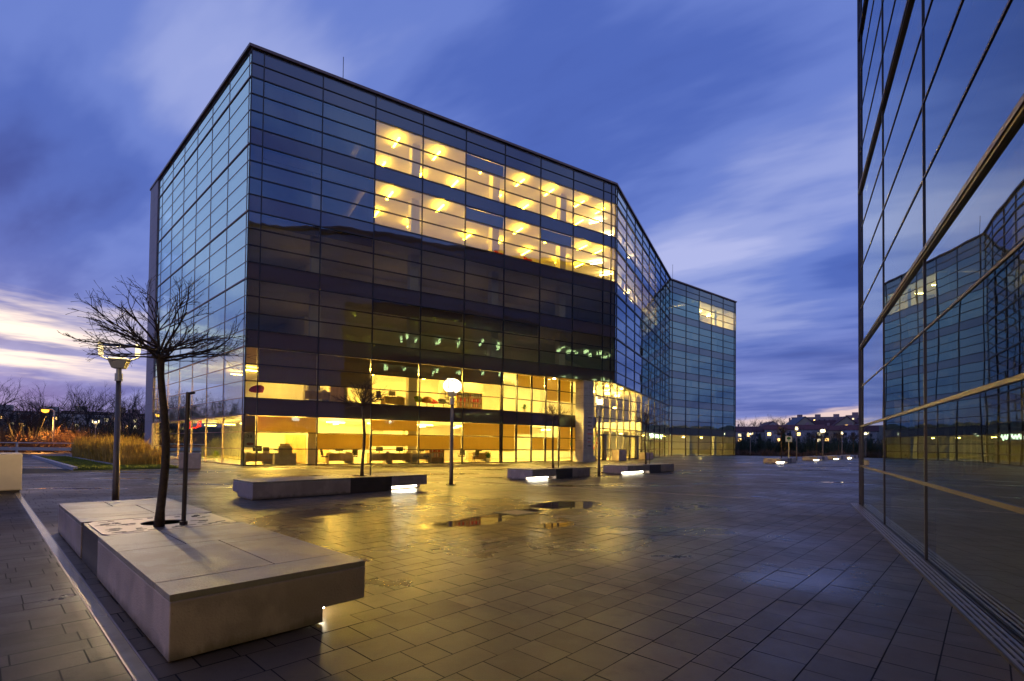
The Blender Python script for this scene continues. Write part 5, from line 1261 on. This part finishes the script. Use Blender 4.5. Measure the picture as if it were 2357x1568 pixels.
# ------------------------------------------------------------------ houses on the hill
def houses():
    rng = random.Random(21)
    walls = [pbr('cream_render', (.42, .36, .33), .8, 0, .08, .3), pbr('white_render', (.52, .50, .54), .8, 0, .08, .3), pbr('ochre_render', (.40, .30, .20), .8, 0, .08, .3), pbr('pink_render', (.40, .24, .22), .8, 0, .08, .3)]
    roofs = [pbr('red_tile', (.11, .022, .022), .75, 0, .25, .8), pbr('dark_red_tile', (.08, .018, .022), .75, 0, .25, .8), pbr('slate_tile', (.05, .06, .10), .7, 0, .2, .8)]
    dark = pbr('dark_house_window', (.03, .035, .06), .2)
    fr = pbr('pale_window_frame', (.5, .5, .5), .5)
    def house(az, r, w, dpt, eave, ridge, wall, roof, lab, lit=(), rot=0, z=None, gable=False, nwin=6, storeys=2, group='houses on the hillside', name='terraced_house', flat=False):
        x, y = r*math.sin(R(az)), r*math.cos(R(az)); z = terrain_h(x, y) if z is None else z
        h = thing(name, lab, 'house', (0, 0, 0), group)
        s = MB(); s.box(-w/2, w/2, 0, dpt, -3, eave)
        if not flat:
            if gable: s.prism([(0, 0)], 0, 0) if False else None
        s.build('wall', wall, h)
        if flat:
            s = MB(); s.box(-w/2-.2, w/2+.2, -.2, dpt+.2, eave, eave+.4); rf = s.build('roof', roof, h)
            for q in range(int(w/16)): xx = -w/2+5+q*16; s = MB(); s.box(xx, xx+5, 2, 6, eave+.4, eave+3.2); s.build('lift_house', wall, rf)
        elif gable:      # ridge runs away from the viewer: gable wall faces the plaza
            s = MB(); o_ = .5
            s.v = [(-w/2, 0, eave), (w/2, 0, eave), (0, 0, ridge), (-w/2, .3, eave), (w/2, .3, eave), (0, .3, ridge)]; s.f = [(0, 1, 2), (5, 4, 3), (0, 3, 4, 1), (1, 4, 5, 2), (2, 5, 3, 0)]; s.m = [0]*5; s.build('gable', wall, h)
            s = MB()
            for sx in (-1, 1): s.hexa([(sx*(w/2+o_), -.4, eave-.3), (0, -.4, ridge+.12), (0, dpt, ridge+.12), (sx*(w/2+o_), dpt, eave-.3), (sx*(w/2+o_), -.4, eave-.02), (0, -.4, ridge+.42), (0, dpt, ridge+.42), (sx*(w/2+o_), dpt, eave-.02)])
            rf = s.build('roof', roof, h)
            s = MB(); s.box(-.8, .8, -.07, -.02, eave+1.0, eave+2.2); s.build('attic_window', WINLIT, h)
        else:
            s = MB(); e = .5
            s.v = [(-w/2-e, -e, eave), (w/2+e, -e, eave), (w/2+e, dpt+e, eave), (-w/2-e, dpt+e, eave), (-w/2-e, dpt/2, ridge), (w/2+e, dpt/2, ridge)]
            s.f = [(0, 1, 5, 4), (2, 3, 4, 5), (1, 2, 5), (3, 0, 4), (3, 2, 1, 0)]; s.m = [0]*5
            rf = s.build('roof', roof, h)
        if not flat:
            for q in (-.3, .25): s = MB(); s.box(w*q-.4, w*q+.4, dpt*.5-.4, dpt*.5+.4, ridge-1.0-abs(q)*5*gable, ridge+1.3-abs(q)*4*gable); s.build('chimney', walls[3], rf)
        k = 0
        for st in range(storeys):
            zz = 1.0+st*(eave-1.0)/storeys
            for i in range(nwin):
                xx = -w/2+w*(i+.5)/nwin; on = k in lit or (k*7+int(r)) % 5 == 0; k += 1
                s = MB(); s.box(xx-.75, xx+.75, -.06, -.02, zz, zz+1.5); wn = s.build('window', (WINLIT if k % 3 else WINLIT2) if on else dark, h)
                if r < 320: s = MB(); s.box(xx-.85, xx+.85, -.10, -.061, zz-.12, zz-.01); s.build('sill', fr, wn)
        h.location = (x, y, z); h.rotation_euler = (0, 0, -R(az)+R(rot))
        return h
    Hh = house
    Hh(26.0, 292, 30, 10, 6.0, 9.0, walls[0], roofs[1], 'cream terraced house with a dark red roof next to the far wing', (1, 8), 4, None, False, 7)
    Hh(29.2, 288, 26, 10, 7.0, 9.6, walls[0], roofs[0], 'cream house with red roof and a yellow window behind the conifers', (2, 5, 9, 11), 2, None, False, 6)
    Hh(31.3, 296, 18, 10, 6.4, 9.0, walls[2], roofs[0], 'ochre house with a red roof behind the brightest distant lamp', (1, 3), 0, None, False, 5)
    Hh(33.1, 300, 18, 10, 6.4, 8.8, walls[1], roofs[0], 'white house with red roof behind the last bare trees', (0, 6), 0, None, False, 5)
    Hh(34.7, 296, 16, 10, 6.4, 9.0, walls[1], roofs[0], 'white house with a red roof at the edge of the mirrored tower', (2, 7, 8), 0, None, False, 5)
    Hh(27.4, 345, 15, 22, 6.0, 11.5, walls[0], roofs[1], 'gabled house with a dark roof above the cream terrace', (2, 4), 14, None, True, 4)
    Hh(30.2, 352, 17, 26, 6.5, 14, walls[2], roofs[2], 'tall gabled house with a grey slate roof', (1, 5, 6), 16, None, True, 4)
    Hh(33.6, 350, 17, 24, 6.5, 13.5, walls[2], roofs[1], 'tall gabled house with a lit attic window near the mirrored tower', (1, 2, 6), 16, None, True, 4)
    Hh(31.9, 352, 22, 12, 6.5, 12, walls[3], roofs[1], 'pink house with a broad dark roof between the gabled houses', (0, 3, 4, 7), 0, None, False, 6)
    Hh(35.6, 350, 16, 12, 9, 12, walls[1], roofs[1], 'pale upright house partly behind the mirrored tower', (1, 4), 0, None, False, 4)
    Hh(31.6, 600, 54, 12, 8.5, 9, walls[3], walls[0], 'long flat roofed apartment block along the hilltop', (3, 5, 9, 12, 16, 20), 2, None, False, 12, 2, 'apartment blocks on the hilltops', 'apartment_block', True)
    Hh(34.3, 590, 16, 12, 9, 10, walls[3], walls[2], 'shorter apartment block on the hilltop beside the mirrored tower', (2, 5, 8), -2, None, False, 4, 2, 'apartment blocks on the hilltops', 'apartment_block', True)
    # faint blocks through the bare belt
    Hh(-42.5, 330, 46, 12, 11, 12, walls[0], roofs[1], 'pale apartment block showing through the bare trees by the sodium lamp', (2, 9, 14, 20), 0, None, False, 12, 3, 'apartment blocks on the hilltops', 'apartment_block', True)
    Hh(-38.5, 340, 40, 12, 12, 13, walls[2], roofs[1], 'pale apartment block showing through the bare trees by the reeds', (1, 6, 12, 22), 0, None, False, 10, 3, 'apartment blocks on the hilltops', 'apartment_block', True)
    Hh(-35.6, 320, 30, 12, 11, 12, walls[3], roofs[1], 'dim apartment block behind bare trees by the pale pier', (3, 11, 17), 0, None, False, 9, 3, 'apartment blocks on the hilltops', 'apartment_block', True)
    # distant trees on the ridge
    bt = [o for o in COL.objects if o.name.startswith('bare_tree')][0]
    for i, (az, r, sc) in enumerate(((25.0, 420, 1.7), (26.0, 430, 1.5), (27.6, 440, 1.8), (28.6, 450, 1.6), (29.4, 470, 1.4), (30.2, 480, 1.5), (24.2, 300, 1.2), (25.3, 150, .8), (30.6, 130, .7), (32.2, 135, .75), (33.8, 128, .7), (35.2, 132, .8))):
        c = copy_tree(bt); x, y = r*math.sin(R(az)), r*math.cos(R(az)); c.location = (x, y, terrain_h(x, y)-.3); c.scale = (sc*1.3, sc*1.3, sc); c.rotation_euler = (0, 0, i*2.1)
        c['group'] = 'bare trees around the houses'; c['label'] = 'bare tree on the ridge behind the houses' if r > 400 else 'bare tree in the thicket below the houses'
houses()
